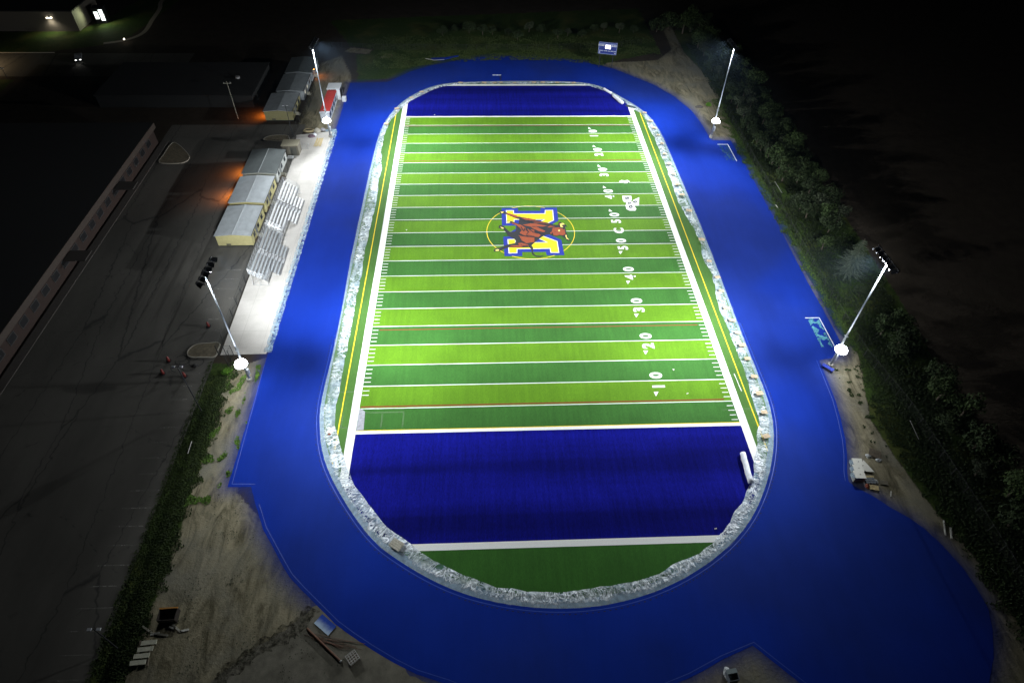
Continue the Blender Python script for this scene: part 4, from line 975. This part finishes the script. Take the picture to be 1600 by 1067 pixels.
def crate(px_, py_, w, d, h, rz, label, mt, nslat=5, h0=0):
    x, y = G(px_, py_, h); o = empty('wooden_pallet', (x,y,.02), rz, label, 'pallet')
    for i in range(nslat): MB().box((0,-d/2+d*(i+.5)/nslat,h),(w,d/nslat*.7,.04)).build('slat', mt, o)
    for s_ in (-.42,0,.42): MB().box((s_*w,0,h/2),(.12,d,h-.04)).build('bearer', mt, o)
    return o
M_DW = mat('dark_wood',(.10,.08,.055),.85,var=.3,scale=5)
crate(1367,708,1.7,1.5,.25,R(-30),'dark slatted pallet behind the torn plastic on the right sand', M_DW, 6)
lump('torn_plastic', *G(1356.5,713), .9,.8,.3, M_PLAS, 'torn clear plastic left of the dark slatted pallet', 'plastic', 3)
lump('torn_plastic', *G(1373,719), 1.1,.7,.3, M_PLAS, 'torn clear plastic right of the dark slatted pallet', 'plastic', 6)
o = crate(1359.5,750.5,1.4,1.0,.35,R(-3),'grey topped open crate in front of the white panel', mat('slate_grey',(.12,.14,.16),.7), 3)
MB().box((0,.62,.36),(1.5,.18,.06)).build('edge_board', M_PLANK, o)
crate(1366,761.5,1.25,.8,.25,R(-14),'small pale pallet nearest the blue track edge', M_PLANK, 4)
lump('torn_plastic', *G(1368.5,753), .6,.8,.3, M_PLAS, 'white plastic scrap above the small pale pallet', 'plastic', 8)
lump('rust_can', *G(1354.6,760), .55,.7,.5, mat('rust_red',(.22,.05,.02),.7,var=.3), 'rusty red can beside the small pale pallet', 'can', 8)
crate(1381,753.5,1.1,.8,.12,R(-12),'thin dull pallet standing apart on the sand', mat('dull_wood',(.18,.165,.12),.9,var=.2), 5)
def stick(p, q, w, mt, label, name='board_offcut', z=.04, cat='board'):
    a = G(*p); b = G(*q); o = empty(name, (a[0],a[1],z), 0, label, cat); d = Vector(b)-Vector(a)
    MB().box((d.x/2,d.y/2,.03),(d.length,w,.06), math.atan2(d.y,d.x)).build('board', mt, o)
    MB().box((d.x*.3,d.y*.3,.07),(w*1.1,w*.25,.03), math.atan2(d.y,d.x)).build('cleat', mt, o); return o
M_PW = mat('pale_board',(.42,.42,.38),.8,var=.15)
stick((1392,767.5),(1391.5,776),.14, M_PW, 'short pale stick alone on the right sand')
stick((1474,813),(1477,836),.18, M_PW, 'long pale board, the left one of the pair at the edge of the sand')
stick((1485,824),(1486.5,841),.24, M_PW, 'pale board, the right one of the pair at the edge of the sand')
M_DIM = mat('dull_pipe',(.16,.16,.15),.7)
stick((1420,658),(1434,688),.06, M_DIM, 'thin white pipe lying against the right fence', 'white_pipe', .3, 'pipe')
stick((1208,291),(1219,309),.08, M_DIM, 'thin white pipe in the hedge beside the far right track', 'white_pipe', 1.2, 'pipe')
stick((1212,321),(1215,325),.16, M_PW, 'tiny white scrap on the grass below the pipe', 'white_scrap', .05, 'scrap')
stick((1547,887),(1556,897),.06, M_PW, 'dim thin stick in the dark scrub at the lower right', 'white_pipe', .1, 'pipe')
stick((300,690),(294,709),.09, M_PW, 'thin white pipe lying in the ditch by the parking lot', 'white_pipe', .1, 'pipe')
# bottom-left clutter
x, y = G(508,975.5,.1); o = empty('painted_sheet', (x,y,.05), R(-38), 'white board oversprayed with blue beside the near bend', 'board')
s = N('blue_oversprayed_board'); g_ = s.node('ShaderNodeSeparateXYZ'); s.put(g_.inputs[0], s.obj); n_ = s.noise(2,4,.6)
M_SPR = s.out(s.mix(s.rng(s.math('ADD', g_.outputs[1], s.math('MULTIPLY', s.math('SUBTRACT', n_,.5),.6)), -.7,.4,0,1,True), (.42,.55,.68), (.01,.05,.35)), .7)
for s_ in (-1,1): MB().box((s_*.62,0,.03),(1.21,1.35,.06)).build('panel', M_SPR, o)
o = empty('rusty_pipe', (*G(480,982),.05), 0, 'rusty brown pipe lying diagonally near the near bend', 'pipe'); a = Vector(G(480,982)); b = Vector(G(532,1033)); d = b-a
MB().tube([(0,0,.1),(d.x,d.y,.1)], .13, 10).build('tube', mat('rust_brown',(.12,.055,.03),.8,var=.3), o); MB().tube([(d.x,d.y,.1),(d.x*1.02,d.y*1.02,.1)], .17, 10).build('collar', M_STEEL, o)
o = empty('rebar_bundle', (*G(474,992),.04), 0, 'loose bundle of thin dark rebar beside the rusty pipe', 'rebar'); a = Vector(G(474,992))
for k in range(7):
    p = Vector(G(474+random.uniform(0,20),992+random.uniform(-4,8)))-a; q = Vector(G(535+random.uniform(0,40),1002+random.uniform(2,14)))-a; MB().tube([(p.x,p.y,.03),(q.x,q.y,.05)], .025, 5).build('bar', mat('rust_brown',(.1,.05,.03)), o)
x, y = G(551,1027,.4); o = empty('wire_crate', (x,y,.02), R(38), 'small wire crate standing near the rusty pipe', 'crate'); m = MB()
for i in range(5):
    t = -.6+.3*i; m.tube([(t,-.6,0),(t,-.6,.6),(t,.6,.6),(t,.6,0)], .035, 5); m.tube([(-.6,t,0),(-.6,t,.6),(.6,t,.6),(.6,t,0)], .035, 5)
for z in (.02,.3,.6): m.tube([(-.6,-.6,z),(.6,-.6,z),(.6,.6,z),(-.6,.6,z),(-.6,-.6,z)], .04, 5)
m.build('cage', mat('crate_grey',(.4,.4,.37),.6), o); MB().box((0,0,.06),(1.3,1.3,.08)).build('base', M_DW, o)
x, y = G(228,1020,.3); o = empty('board_stack', (x,y,.02), R(4), 'four pale slatted boards laid in a row in the dark at lower left', 'boards')
for i in range(4): MB().box((-.22*i,1.2-.72*i,.25),(1.75,.52,.1)).build('board', mat('pale_slab',(.42,.42,.33),.85,var=.2), o)
for s_ in (-.6,.6): MB().box((-.33+s_,.1,.1),(.12,3.0,.2), R(8)).build('bearer', M_DW, o)
x, y = G(245,990,.2)
for i in range(6):
    stick((225+12*i+random.uniform(-4,4),982+random.uniform(-8,10)),(236+12*i+random.uniform(-4,6),985+random.uniform(-6,8)),.22, M_PW if i%2 else M_GREYW, f'broken pale board in the dark rubble at lower left, {ordn(i)} from the left')
x, y = G(262,960,.8); o = empty('rusty_bin', (x,y,.02), R(2), 'dark open bin with rust orange rim at lower left', 'bin')
m = MB()
for c_, d_ in (((0,.7,.5),(2.1,.08,1.0)),((0,-.7,.5),(2.1,.08,1.0)),((1.03,0,.5),(.08,1.32,1.0)),((-1.03,0,.5),(.08,1.32,1.0)),((0,0,.06),(2.0,1.3,.08))): m.box(c_, d_)
m.build('shell', mat('bin_dark',(.02,.014,.01),.8), o); MB().box((0,.7,1.03),(2.2,.16,.06)).build('rim', mat('rim_orange',(.40,.17,.02),.6,var=.3), o)
x, y = G(1144,1056,.5); o = empty('cable_box', (x,y,.02), R(8), 'grey open box wrapped in torn plastic on the bottom sand triangle', 'box')
m = MB()
for c_, d_ in (((0,.55,.45),(1.2,.06,.9)),((0,-.55,.45),(1.2,.06,.9)),((.57,0,.45),(.06,1.04,.9)),((-.57,0,.45),(.06,1.04,.9))): m.box(c_, d_)
m.build('shell', mat('slate_grey',(.1,.1,.1)), o); MB().box((0,.42,.93),(1.24,.5,.05)).build('lid', mat('box_lid',(.22,.27,.28),.5), o)
lump('torn_plastic', *G(1137,1053), .9,1.6,.4, M_PLAS, 'glinting torn plastic left of the grey box at the bottom', 'plastic', 31)
# spare track sheet behind the far bend
o = empty('blue_sheet', (0,0,0), 0, 'folded blue mat with white hem lying on the grass behind the far bend', 'mat')
MB().prism(GP(crop(540,60,5,[(665,160),(775,155),(880,138),(885,145),(780,168),(770,174),(690,176)])), .02,.2).build('mat', M_TRACK, o)
MB().strip(GP(crop(540,60,5,[(625,165),(690,178),(772,173)])), .35, .22).build('hem', mat('white_board',(.6,.6,.55)), o)
o = empty('bench', (*G(1292,577),.02), R(40), 'blue bench at the foot of the near right mast', 'bench')
MB().box((0,0,.5),(.7,2.0,.1)).build('seat', mat('bench_blue',(.01,.03,.3),.5), o)
for s_ in (-.8,.8): MB().box((0,s_,.22),(.6,.1,.45)).build('leg', mat('bench_blue',(.01,.03,.3)), o)

# ------------------------------------------------------------------ school along the left edge
o = empty('school_building', (-88.5,-70,0), label='long low brick school with pale fascia along the left edge of the lot', cat='building')
MB().box((-26,54,2.3),(51.4,107,4.6)).build('wall', mat('dark_brick',(.025,.013,.009),.85,var=.2,scale=2,bump=.2), o)
MB().box((-26,54,4.80),(52.3,108,.4)).build('roof', mat('tar_roof',(.012,.012,.012),.95,var=.2), o)
MB().box((.22,54,4.35),(.16,108,1.3)).build('fascia', mat('fascia_tan',(.05,.036,.028),.7,var=.1), o)
for k in range(26):
    w_ = bpy.data.objects.new('window', None); COL.objects.link(w_); w_.parent = o; w_.location = (-.3,3+4*k,2.2)
    MB().box((.06,0,0),(.08,2.2,1.5)).build('frame', mat('window_frame_dark',(.06,.06,.06)), w_); MB().box((.115,0,0),(.02,2.0,1.3)).build('pane', mat('school_glass',(.006,.006,.007),.5), w_)
for yy in (60,84): MB().box((1.9,yy,2.9),(4.0,3.0,.2)).build('entrance_canopy', mat('canopy_dark',(.04,.035,.03),.8), o)
lw = empty('sidewalk', (0,0,0), kind='structure'); MB().prism([(-88.2,-70),(-86.6,-70),(-86.6,38),(-88.2,38)],0,.12).build('paving', mat('dim_paving',(.07,.062,.055),.9,var=.15), lw)
# low wing behind the far lot edge
o = empty('equipment_building', (-86,52,0), label='dark low building beyond the far edge of the parking lot', cat='building')
MB().box((-4,14,1.6),(40,20,3.2)).build('wall', mat('black_siding',(.010,.011,.011),.8), o); MB().box((-4,14,3.3),(40.6,20.6,.2)).build('roof', mat('tar_roof',(.03,.03,.03)), o)
MB().tube([(10,14,3.4),(10,14,3.9)], .6, 10).build('roof_vent', mat('vent_pale',(.3,.3,.3),.6), o)

# ------------------------------------------------------------------ far left corner: lit shop, lot, car
rd = empty('road', (0,0,0), kind='structure'); MB().rect(-230,75,-96,91,.008).build('surface', M_ASPH, rd)
rd2 = empty('path', (0,0,0), kind='structure'); MB().strip(catmull([(-126,98.5),(-120.5,101),(-117,107),(-118,118),(-119,128),(-121,137),(-121,160)],5,False), 1.4, .012).build('surface', mat('path_concrete',(.28,.25,.2),.9), rd2)
kb = empty('kerb', (0,0,0), kind='structure'); MB().box((-160,91.3,.08),(45,.35,.16)).build('kerb_stone', mat('kerb_concrete',(.36,.34,.28)), kb)
o = empty('shop_building', (-186,108,0), label='beige walled building lit by a wall lamp in the far left corner', cat='building')
MB().box((24,8,3),(50,16,6)).build('wall', mat('beige_wall',(.12,.105,.085),.8,var=.1), o); MB().box((24,8,6.1),(50.6,16.6,.3)).build('roof', mat('tar_roof',(.03,.03,.03)), o)
wl = bpy.data.objects.new('wall_lamp', None); COL.objects.link(wl); wl.parent = o; wl.location = (41.6,-.1,4.3)
MB().box((0,-.2,.1),(.7,.4,.3)).build('housing', M_DARKMET, wl); MB().box((0,-.28,-.10),(1.5,.5,.12)).build('lens', mat('warm_lens',(.9,.9,.8),.3,emit=(1,.93,.75),estr=14), wl)
light('SPOT','wall_light',(0,-.7,-.25), 1100,(1,.93,.75), wl, 150, .9, (0,-1.8,-4), .2)
o = empty('lit_kiosk', (*G(160,38),0), R(10), 'small building with brightly lit glass front in the far left corner', 'kiosk')
MB().box((0,2.0,2.2),(3.2,3.0,4.4)).build('wall', mat('black_siding',(.01,.01,.01)), o); MB().box((0,2,4.5),(3.6,3.4,.2)).build('roof', mat('tar_roof',(.03,.03,.03)), o)
for i, s_ in enumerate((-.8,.75)): MB().box((s_,.46,2.5),(1.15,.06,3.3 if i else 2.2)).build('lit_window', mat('lit_glass',(.9,.9,.9),.3,emit=(.9,1,.95),estr=2.2), o)
light('SPOT','doorway_light',(0,-1.2,3.6), 1200,(.95,1,.8), o, 160, .9, (6,-4,0), .3)
light('SPOT','front_light',(-1.4,-1.2,3.6), 1300,(.85,1,.6), o, 140, .9, (-22,-14,0), .3)
def lamp_post(x, y, H, label, pw, col, tgt):
    o = empty('street_lamp', (x,y,0), label=label, cat='street lamp'); MB().tube([(0,0,0),(0,0,H)], .12, 8, .08).build('pole', M_DARKMET, o)
    MB().tube([(0,0,H),(1.2,0,H+.1)], .06, 6).build('arm', M_DARKMET, o); MB().box((1.4,0,H+.05),(.7,.3,.15)).build('lamp_head', M_DARKMET, o)
    MB().box((1.4,0,H-.05),(.5,.22,.05)).build('lens', mat('warm_lens',(.9,.9,.8)), o); light('SPOT','lamp_light',(1.4,0,H-.2), pw, col, o, 150, .8, tgt, .15); return o
lamp_post(-158,77.5,8,'street lamp beyond the left edge lighting the beige road', 9000,(1,.72,.42),(1.4,0,0))
pole('lamp_post', -142.9,74.3, 2.6, 'tiny dark sign post on the lit road in the far left corner', 'post', 2, .5)
# parked car
def car(x, y, rz, label):
    o = empty('parked_car', (x,y,.01), rz, label, 'car'); prof = [(-2.2,.35),(2.2,.35),(2.25,.75),(1.5,.92),(.7,1.38),(-.9,1.42),(-1.7,.98),(-2.25,.9)]
    m = MB(); n = len(prof); m.v = [(a,-.85,b) for a,b in prof]+[(a,.85,b) for a,b in prof]
    for i in range(n): j = (i+1)%n; m.f.append((i,i+n,j+n,j)); m.mi.append(0)
    m.f += [tuple(range(n)), tuple(range(2*n-1,n-1,-1))]; m.mi += [0,0]; m.build('body', mat('car_paint',(.4,.42,.45),.3,.3), o)
    m = MB(); m.box((-.1,0,1.2),(1.9,1.72,.3)); m.build('windows', mat('window_glass',(.03,.04,.05)), o)
    for a in (-1.4,1.4):
        for b in (-.8,.8): MB().tube([(a,b-.1,.33),(a,b+.1,.33)], .33, 14).build('wheel', M_DARKMET, o)
    for b in (-.6,.6): MB().box((2.26,b,.68),(.06,.35,.16)).build('headlight', mat('headlight_lit',(.9,.9,.9),.2,emit=(1,1,.95),estr=5), o)
    light('SPOT','headlight_beam',(2.5,0,.9), 60,(1,.97,.9), o, 70, .8, (8,0,0), .1); return o
car(-128.2,86.6, R(-70), 'silver parked car with its headlights on in the far left dark')
o = empty('marker_light', (-119.6,99.1,0), 0, 'tiny white marker light beside the far left path', 'marker light')
MB().tube([(0,0,0),(0,0,.9)], .06, 6).build('post', M_DARKMET, o); MB().tube([(0,0,.9),(0,0,1.2)], .16, 8).build('lens', mat('warm_lens',(.9,.9,.8)), o)

# ------------------------------------------------------------------ vegetation
def leaf_mat(name, a, b):
    s = N(name); oi = s.node('ShaderNodeObjectInfo'); n1 = s.noise(1.2,3,.6); ge = s.node('ShaderNodeNewGeometry')
    c = s.mix(s.rng(n1,.35,.65), a, b); c = s.scale(c, s.rng(oi.outputs['Random'],0,1,.75,1.25)); c = s.scale(c, s.rng(ge.outputs['Random Per Island'],0,1,.7,1.3))
    return s.out(c, .8, .2)
LM = [leaf_mat('leaf_dark',(.016,.027,.010),(.030,.046,.015)), leaf_mat('leaf_mid',(.021,.037,.011),(.038,.060,.017)), leaf_mat('leaf_greyish',(.030,.040,.022),(.05,.062,.034))]
LCON = leaf_mat('needle_grey_green',(.05,.07,.045),(.10,.125,.08))
BARK = mat('bark',(.07,.055,.04),.95,var=.3,bump=.5)
def leaves(m, c, r, n, size, squash=.75):
    for _ in range(n):
        d = Vector((random.gauss(0,1),random.gauss(0,1),random.gauss(0,1))).normalized()*r*random.uniform(.55,1)**.5; d.z *= squash; p = Vector(c)+d
        nn = (d.normalized()*.7+Vector((random.uniform(-1,1),random.uniform(-1,1),random.uniform(-.2,1)))*.8).normalized(); t = nn.cross(Vector((random.uniform(-1,1),random.uniform(-1,1),.3))).normalized(); b = nn.cross(t); s_ = size*random.uniform(.6,1.3)
        m.quadv([tuple(p-t*s_-b*s_*.2), tuple(p-b*s_*.7), tuple(p+t*s_-b*s_*.1), tuple(p+b*s_*.75)])
def broad(H, W, nclump, mt):
    o = empty('broadleaf_tree', (0,0,0)); m = MB()
    for k in range(nclump):
        a = random.uniform(0,6.28); rr = W/2*math.sqrt(random.uniform(0,1))*.8; z = H*(.42+.45*random.random()*(1-.55*(rr/(W/2))**2)); leaves(m,(rr*math.cos(a),rr*math.sin(a),z), random.uniform(.16,.27)*W, 70, .17)
    m.build('crown', mt, o); t = MB(); t.tube([(0,0,0),(.1,.05,H*.35),(.0,.1,H*.7)], .035*H, 8, .012*H)
    for k in range(5): a = k*1.3; t.tube([(.05,.05,H*(.25+.05*k)),(W*.25*math.cos(a),W*.25*math.sin(a),H*(.5+.04*k))], .015*H, 6, .005*H)
    t.build('trunk', BARK, o); return o
PROT = [broad(4.6,4.4,17,LM[0]), broad(5.2,4.0,16,LM[1]), broad(3.8,4.8,18,LM[0]), broad(4.4,3.6,13,LM[2]), broad(6.0,5.4,24,LM[1])]
used = [False]*5
DESC = ['dark rounded','mid green upright','low wide dark','greyish green narrow','large spreading green']
def tree(kind, x, y, s_, label, group):
    o = PROT[kind] if not used[kind] else copy_tree(PROT[kind]); used[kind] = True
    place(o, (x,y,0), random.uniform(0,6.28), label, (s_*random.uniform(.9,1.1), s_*random.uniform(.9,1.1), s_*random.uniform(.85,1.15))); tag(o, None, 'tree', group); return o
random.seed(21)
row1 = []; y = 96.0
while y > -8:
    row1.append((59.0+random.uniform(-.6,.9)-(.8 if y<0 else 0), y)); y -= random.uniform(3.0,4.2)
row2 = []; y = 94.0
while y > -4:
    row2.append((63.4+random.uniform(-.8,.9), y)); y -= random.uniform(3.3,4.6)
row3 = []; y = 92.0
while y > 2:
    row3.append((66.6+random.uniform(-.6,.9), y)); y -= random.uniform(3.8,6)
skip = lambda x, y: (8 < y < 16 and x < 62) or (-4 < y < 2 and x < 61)
for row, nm in ((row1,'fence row'),(row2,'middle row'),(row3,'outer row')):
    row = [p for p in row if not skip(*p)]
    for i, (x, y) in enumerate(row):
        k = random.choice([0,0,1,2,3,1,4] if nm != 'fence row' else [0,1,2,3,3]); tree(k, x, y, random.uniform(.72,1.1), f'{DESC[k]} tree, {nm} of right hedge, {ordn(i)} from far end', 'trees of the hedge right of the track')
near_r = [(60.5,-31.5,1,.9),(62.5,-34.0,0,1.0),(64.0,-30.5,4,.8),(61.0,-36.5,2,.8),(60.8,-21.5,2,.6),(64.6,-42.5,0,1.0),(63.0,-46.5,4,.95),(65.0,-50.0,1,1.0),(61.8,-52.0,2,.8),(63.8,-56.0,0,1.05),(66.0,-58.5,2,1.0),(61.6,-60.5,3,.8),(64.4,-64.0,4,.9),(61.8,-68.5,0,.9),(65.5,-70.5,1,1.0),(62.6,-75.0,2,.95),(60.6,-80.5,0,.8),(64.4,-81.0,4,.9),(58.2,-27.0,3,.45)]
for i, (x, y, k, s_) in enumerate(near_r): tree(k, x, y, s_, f'{DESC[k]} tree right of the sand strip, {ordn(i)} counting towards camera', 'trees right of the near sand')
random.seed(33)
fb = [(44+3.9*i+random.uniform(-1,1), 107+1.5*(i%3)) for i in range(1,6)]+[(57+random.uniform(0,8), 88+3.6*i) for i in range(7)]
for i, (x, y) in enumerate(fb): k = random.choice([0,1,4,2]); tree(k, x, y, random.uniform(.9,1.35), f'{DESC[k]} tree in clump beyond far right mast, {ordn(i)} of it', 'trees beyond the far right mast')
for i in range(16):
    x = -22+4.1*i+random.uniform(-1,1); y = 103+random.uniform(-2,6)
    k = random.choice([0,2,2,3]); tree(k, x, y, random.uniform(.5,.95), f'{DESC[k]} scrub tree behind far fence, {ordn(i)} from left', 'scrub trees behind the far fence')
# conifer
def conifer(x, y, H, W, label):
    o = empty('conifer', (x,y,0), 0, label, 'tree'); m = MB(); random.seed(9)
    for lv in range(15):
        z = H*(.06+.9*lv/15); L = W/2*(1-lv/15)**.8+.15; nb = 11 if lv < 9 else 7
        for k in range(nb):
            a = 6.283*(k+random.uniform(-.3,.3))/nb+lv*.7; LL = L*random.uniform(.75,1.12); d = Vector((math.cos(a),math.sin(a),0)); s_ = Vector((-d.y,d.x,0))
            seg = max(3,int(LL/.28))
            for j in range(seg):
                t = (j+.5)/seg; c = Vector((0,0,z-.22*LL*t+.10*LL*t*t))+d*LL*t; wd = .42*(1-t*.75)*min(1,LL/1.4)
                for sg in (-1,1):
                    tip = c+s_*sg*wd+d*.30+Vector((0,0,-.05)); n0 = c+d*.10; n1 = c-d*.06; m.quadv([tuple(n1),tuple(c+s_*sg*wd*.5-d*.02+Vector((0,0,.03))),tuple(tip),tuple(n0)])
                m.quadv([tuple(c-d*.15-s_*.05),tuple(c-d*.15+s_*.05),tuple(c+d*.2+s_*.03+Vector((0,0,.04))),tuple(c+d*.2-s_*.03)])
    m.build('branches', LCON, o); MB().tube([(0,0,0),(0,0,H*.97)], .2, 8, .03).build('trunk', BARK, o); return o
conifer(61.6,-14.5,8.6,7.2,'tall grey green conifer with layered branches left of the near right mast head')

TBIG = [tuple(Vector(p)+(Vector(p)-Vector((0,-5))).normalized()*.8) for p in TRACK_OUT]
def in_track(x, y):
    c = False
    for i in range(len(TBIG)):
        a, b = TBIG[i-1], TBIG[i]
        if (a[1] > y) != (b[1] > y) and x < (b[0]-a[0])*(y-a[1])/(b[1]-a[1])+a[0]: c = not c
    return c
# weeds: grass tufts (uncountable)
def tufts(name, region, n, size, mt, dens=lambda x,y:1, seed=0, zf=lambda x,y:0):
    random.seed(seed); m = MB(); x0,y0,x1,y1 = region; c = 0; tries = 0
    while c < n and tries < n*30:
        tries += 1; x = random.uniform(x0,x1); y = random.uniform(y0,y1)
        if random.random() > dens(x,y): continue
        c += 1; s_ = size*random.uniform(.5,1.4); a = random.uniform(0,6.28); z = zf(x,y)
        for k in range(3):
            t = a+k*2.1+random.uniform(-.4,.4); dx, dy = math.cos(t), math.sin(t); w = s_*.28
            m.quadv([(x-dy*w,y+dx*w,z),(x+dy*w,y-dx*w,z),(x+dx*s_*.8+dy*w*.5,y+dy*s_*.8-dx*w*.5,z+s_*.75),(x+dx*s_*.7-dy*w*.6,y+dy*s_*.7+dx*w*.6,z+s_*.65)])
    tag(m.build(name, mt), kind='stuff')
zd = lambda x,y: -.55*math.exp(-((x+53.9)/1.1)**2)
nz = lambda x,y,s=.5,o=0: noise.noise((x*s,y*s,o))
tufts('ditch_weeds', (-55.9,-95,-49.5,-35.2), 15000, .20, leaf_mat('weed_green',(.016,.028,.007),(.036,.055,.012)), lambda x,y: max(0,min(1,1.25-max(0,(x+52.2))*.75+nz(x,y,.7)*1.3))*(1 if x > -55.6 else .3), 4, zd)
tufts('verge_grass', (52.6,-36,56.5,60), 9000, .17, leaf_mat('verge_green',(.03,.06,.010),(.06,.10,.016)), lambda x,y: max(0,min(1,(x-53.1)*.6+nz(x,y,.5)*1.5)), 5)
tufts('sand_edge_weeds', (49.5,-95,59.5,-36), 8000, .22, leaf_mat('verge_green2',(.016,.03,.008),(.032,.052,.012)), lambda x,y: max(0,min(1,(x-(51.2+.0*(y)+ (abs(y+51)*.10 if y<-51 else (y+51)*.18)))*.55+nz(x,y,.6)*1.2)), 6)
tufts('hedge_undergrowth', (55.5,-95,68,98), 26000, .30, LM[0], lambda x,y: max(0,min(1,.75+nz(x,y,.3)*1.2-max(0,x-66)*.5)), 7)
tufts('far_bank_grass', (-46,80,46,106), 16000, .24, leaf_mat('bank_green',(.035,.055,.012),(.06,.085,.02)), lambda x,y: max(0,min(1,.55+nz(x,y,.22)*1.6+nz(x,y,.8)*.6))*max(0,min(1,(x+46)/9+nz(x,y,.4)*.6))*max(0,min(1,(106-y)/9))*(1 if y > 86-.0055*x*x+(0 if abs(x)<40 else 3) and not (x>27 and y<89) else 0), 8)
tufts('sand_weeds', (-51.5,-62,-46.5,-35), 900, .2, MATS.get('x') or leaf_mat('sand_weed',(.05,.11,.015),(.1,.18,.03)), lambda x,y: 1 if nz(x,y*.5,.9,3) > .28 else 0, 9)
tufts('sand_weeds', (48.8,-57,53.4,-39.5), 420, .2, LM[1], lambda x,y: 1 if nz(x,y,1.1,5) > .36 else 0, 10)
tufts('rubble_weeds', (-48,-95,-20,-60), 900, .10, LM[2], lambda x,y: max(0,min(1,(nz(x,y,.35,8)-.0)*2))*(0 if in_track(x,y) else 1), 12)
# bright bush by the enclosure
def bush(x, y, r, mt, label, name='bush'):
    o = empty(name, (x,y,0), 0, label, 'bush'); m = MB()
    for k in range(7): leaves(m,(random.uniform(-.5,.5)*r,random.uniform(-.5,.5)*r,r*random.uniform(.3,.7)), r*.5, 70, .10)
    m.build('foliage', mt, o); MB().tube([(0,0,0),(0,0,r*.6)], .04, 5).build('stem', BARK, o); return o
LB_ = leaf_mat('bright_leaf',(.06,.15,.012),(.11,.24,.02)); LBr = leaf_mat('dry_leaf',(.10,.075,.045),(.16,.12,.08))
random.seed(2)
bush(*G(355,583), .9, LB_, 'bright green bush just below the chain link enclosure')
bush(*G(443,281), .9, LBr, 'brown bush in front of the third portable classroom')
bush(*G(420,328), .8, LBr, 'brown bush between the two nearest portable classrooms')
bush(*G(404,377), .9, LBr, 'brown bush at the near corner of the nearest portable classroom')
bush(*G(1107,166), 1.0, LB_, 'small green bush on the far right sand by the track edge')
lump('dark_debris', *G(1092,168), 2.6,.9,.5, mat('debris_dark',(.06,.055,.05),.9,var=.4,bump=.6,bscale=5), 'low dark heap of debris on the far right sand', 'debris', 3)
# litter specks on the turf
random.seed(12)
SP = [(690+i*0,180) for i in range(0)]
for i, (px_, py_, w_) in enumerate(((679,180,'near the far goal line, left half'),(1100,165.5,'x'),(635,360,'left of midfield'),(1052,578,'on the near ten yard line'),(1074,615,'on the light stripe near the lower right numbers'),(1118,826,'on the near end zone beside the sheeting'))):
    if i == 1: continue
    x, y = G(px_, py_); m = MB(); m.box((0,0,.03),(.32,.12,.04), random.uniform(0,3)); m.box((.1,.05,.07),(.12,.1,.03), .6)
    tag(m.build('paper_scrap', mat('white_board',(.6,.6,.55)), loc=(x,y,.04)), f'small white scrap of paper lying {w_}', 'litter')
x, y = G(515,679); lump('rust_rag', x, y, .6,.45,.2, mat('rust_red',(.22,.05,.02)), 'reddish brown rag on the left sheeting near the goal line', 'rag', 2)

HAZE = .00005
if HAZE:
    hz = MB().box((-20,10,42),(560,560,86)); hm = bpy.data.materials.new('night_air'); hm.use_nodes = True; nt = hm.node_tree; nt.nodes.remove(nt.nodes['Principled BSDF'])
    pv = nt.nodes.new('ShaderNodeVolumePrincipled'); pv.inputs['Color'].default_value = (.45,.68,1,1); pv.inputs['Density'].default_value = HAZE; pv.inputs['Anisotropy'].default_value = .3
    nt.links.new(pv.outputs[0], nt.nodes['Material Output'].inputs['Volume']); tag(hz.build('haze', hm), kind='stuff')
    SC.cycles.volume_bounces = 0
bpy.context.view_layer.update()
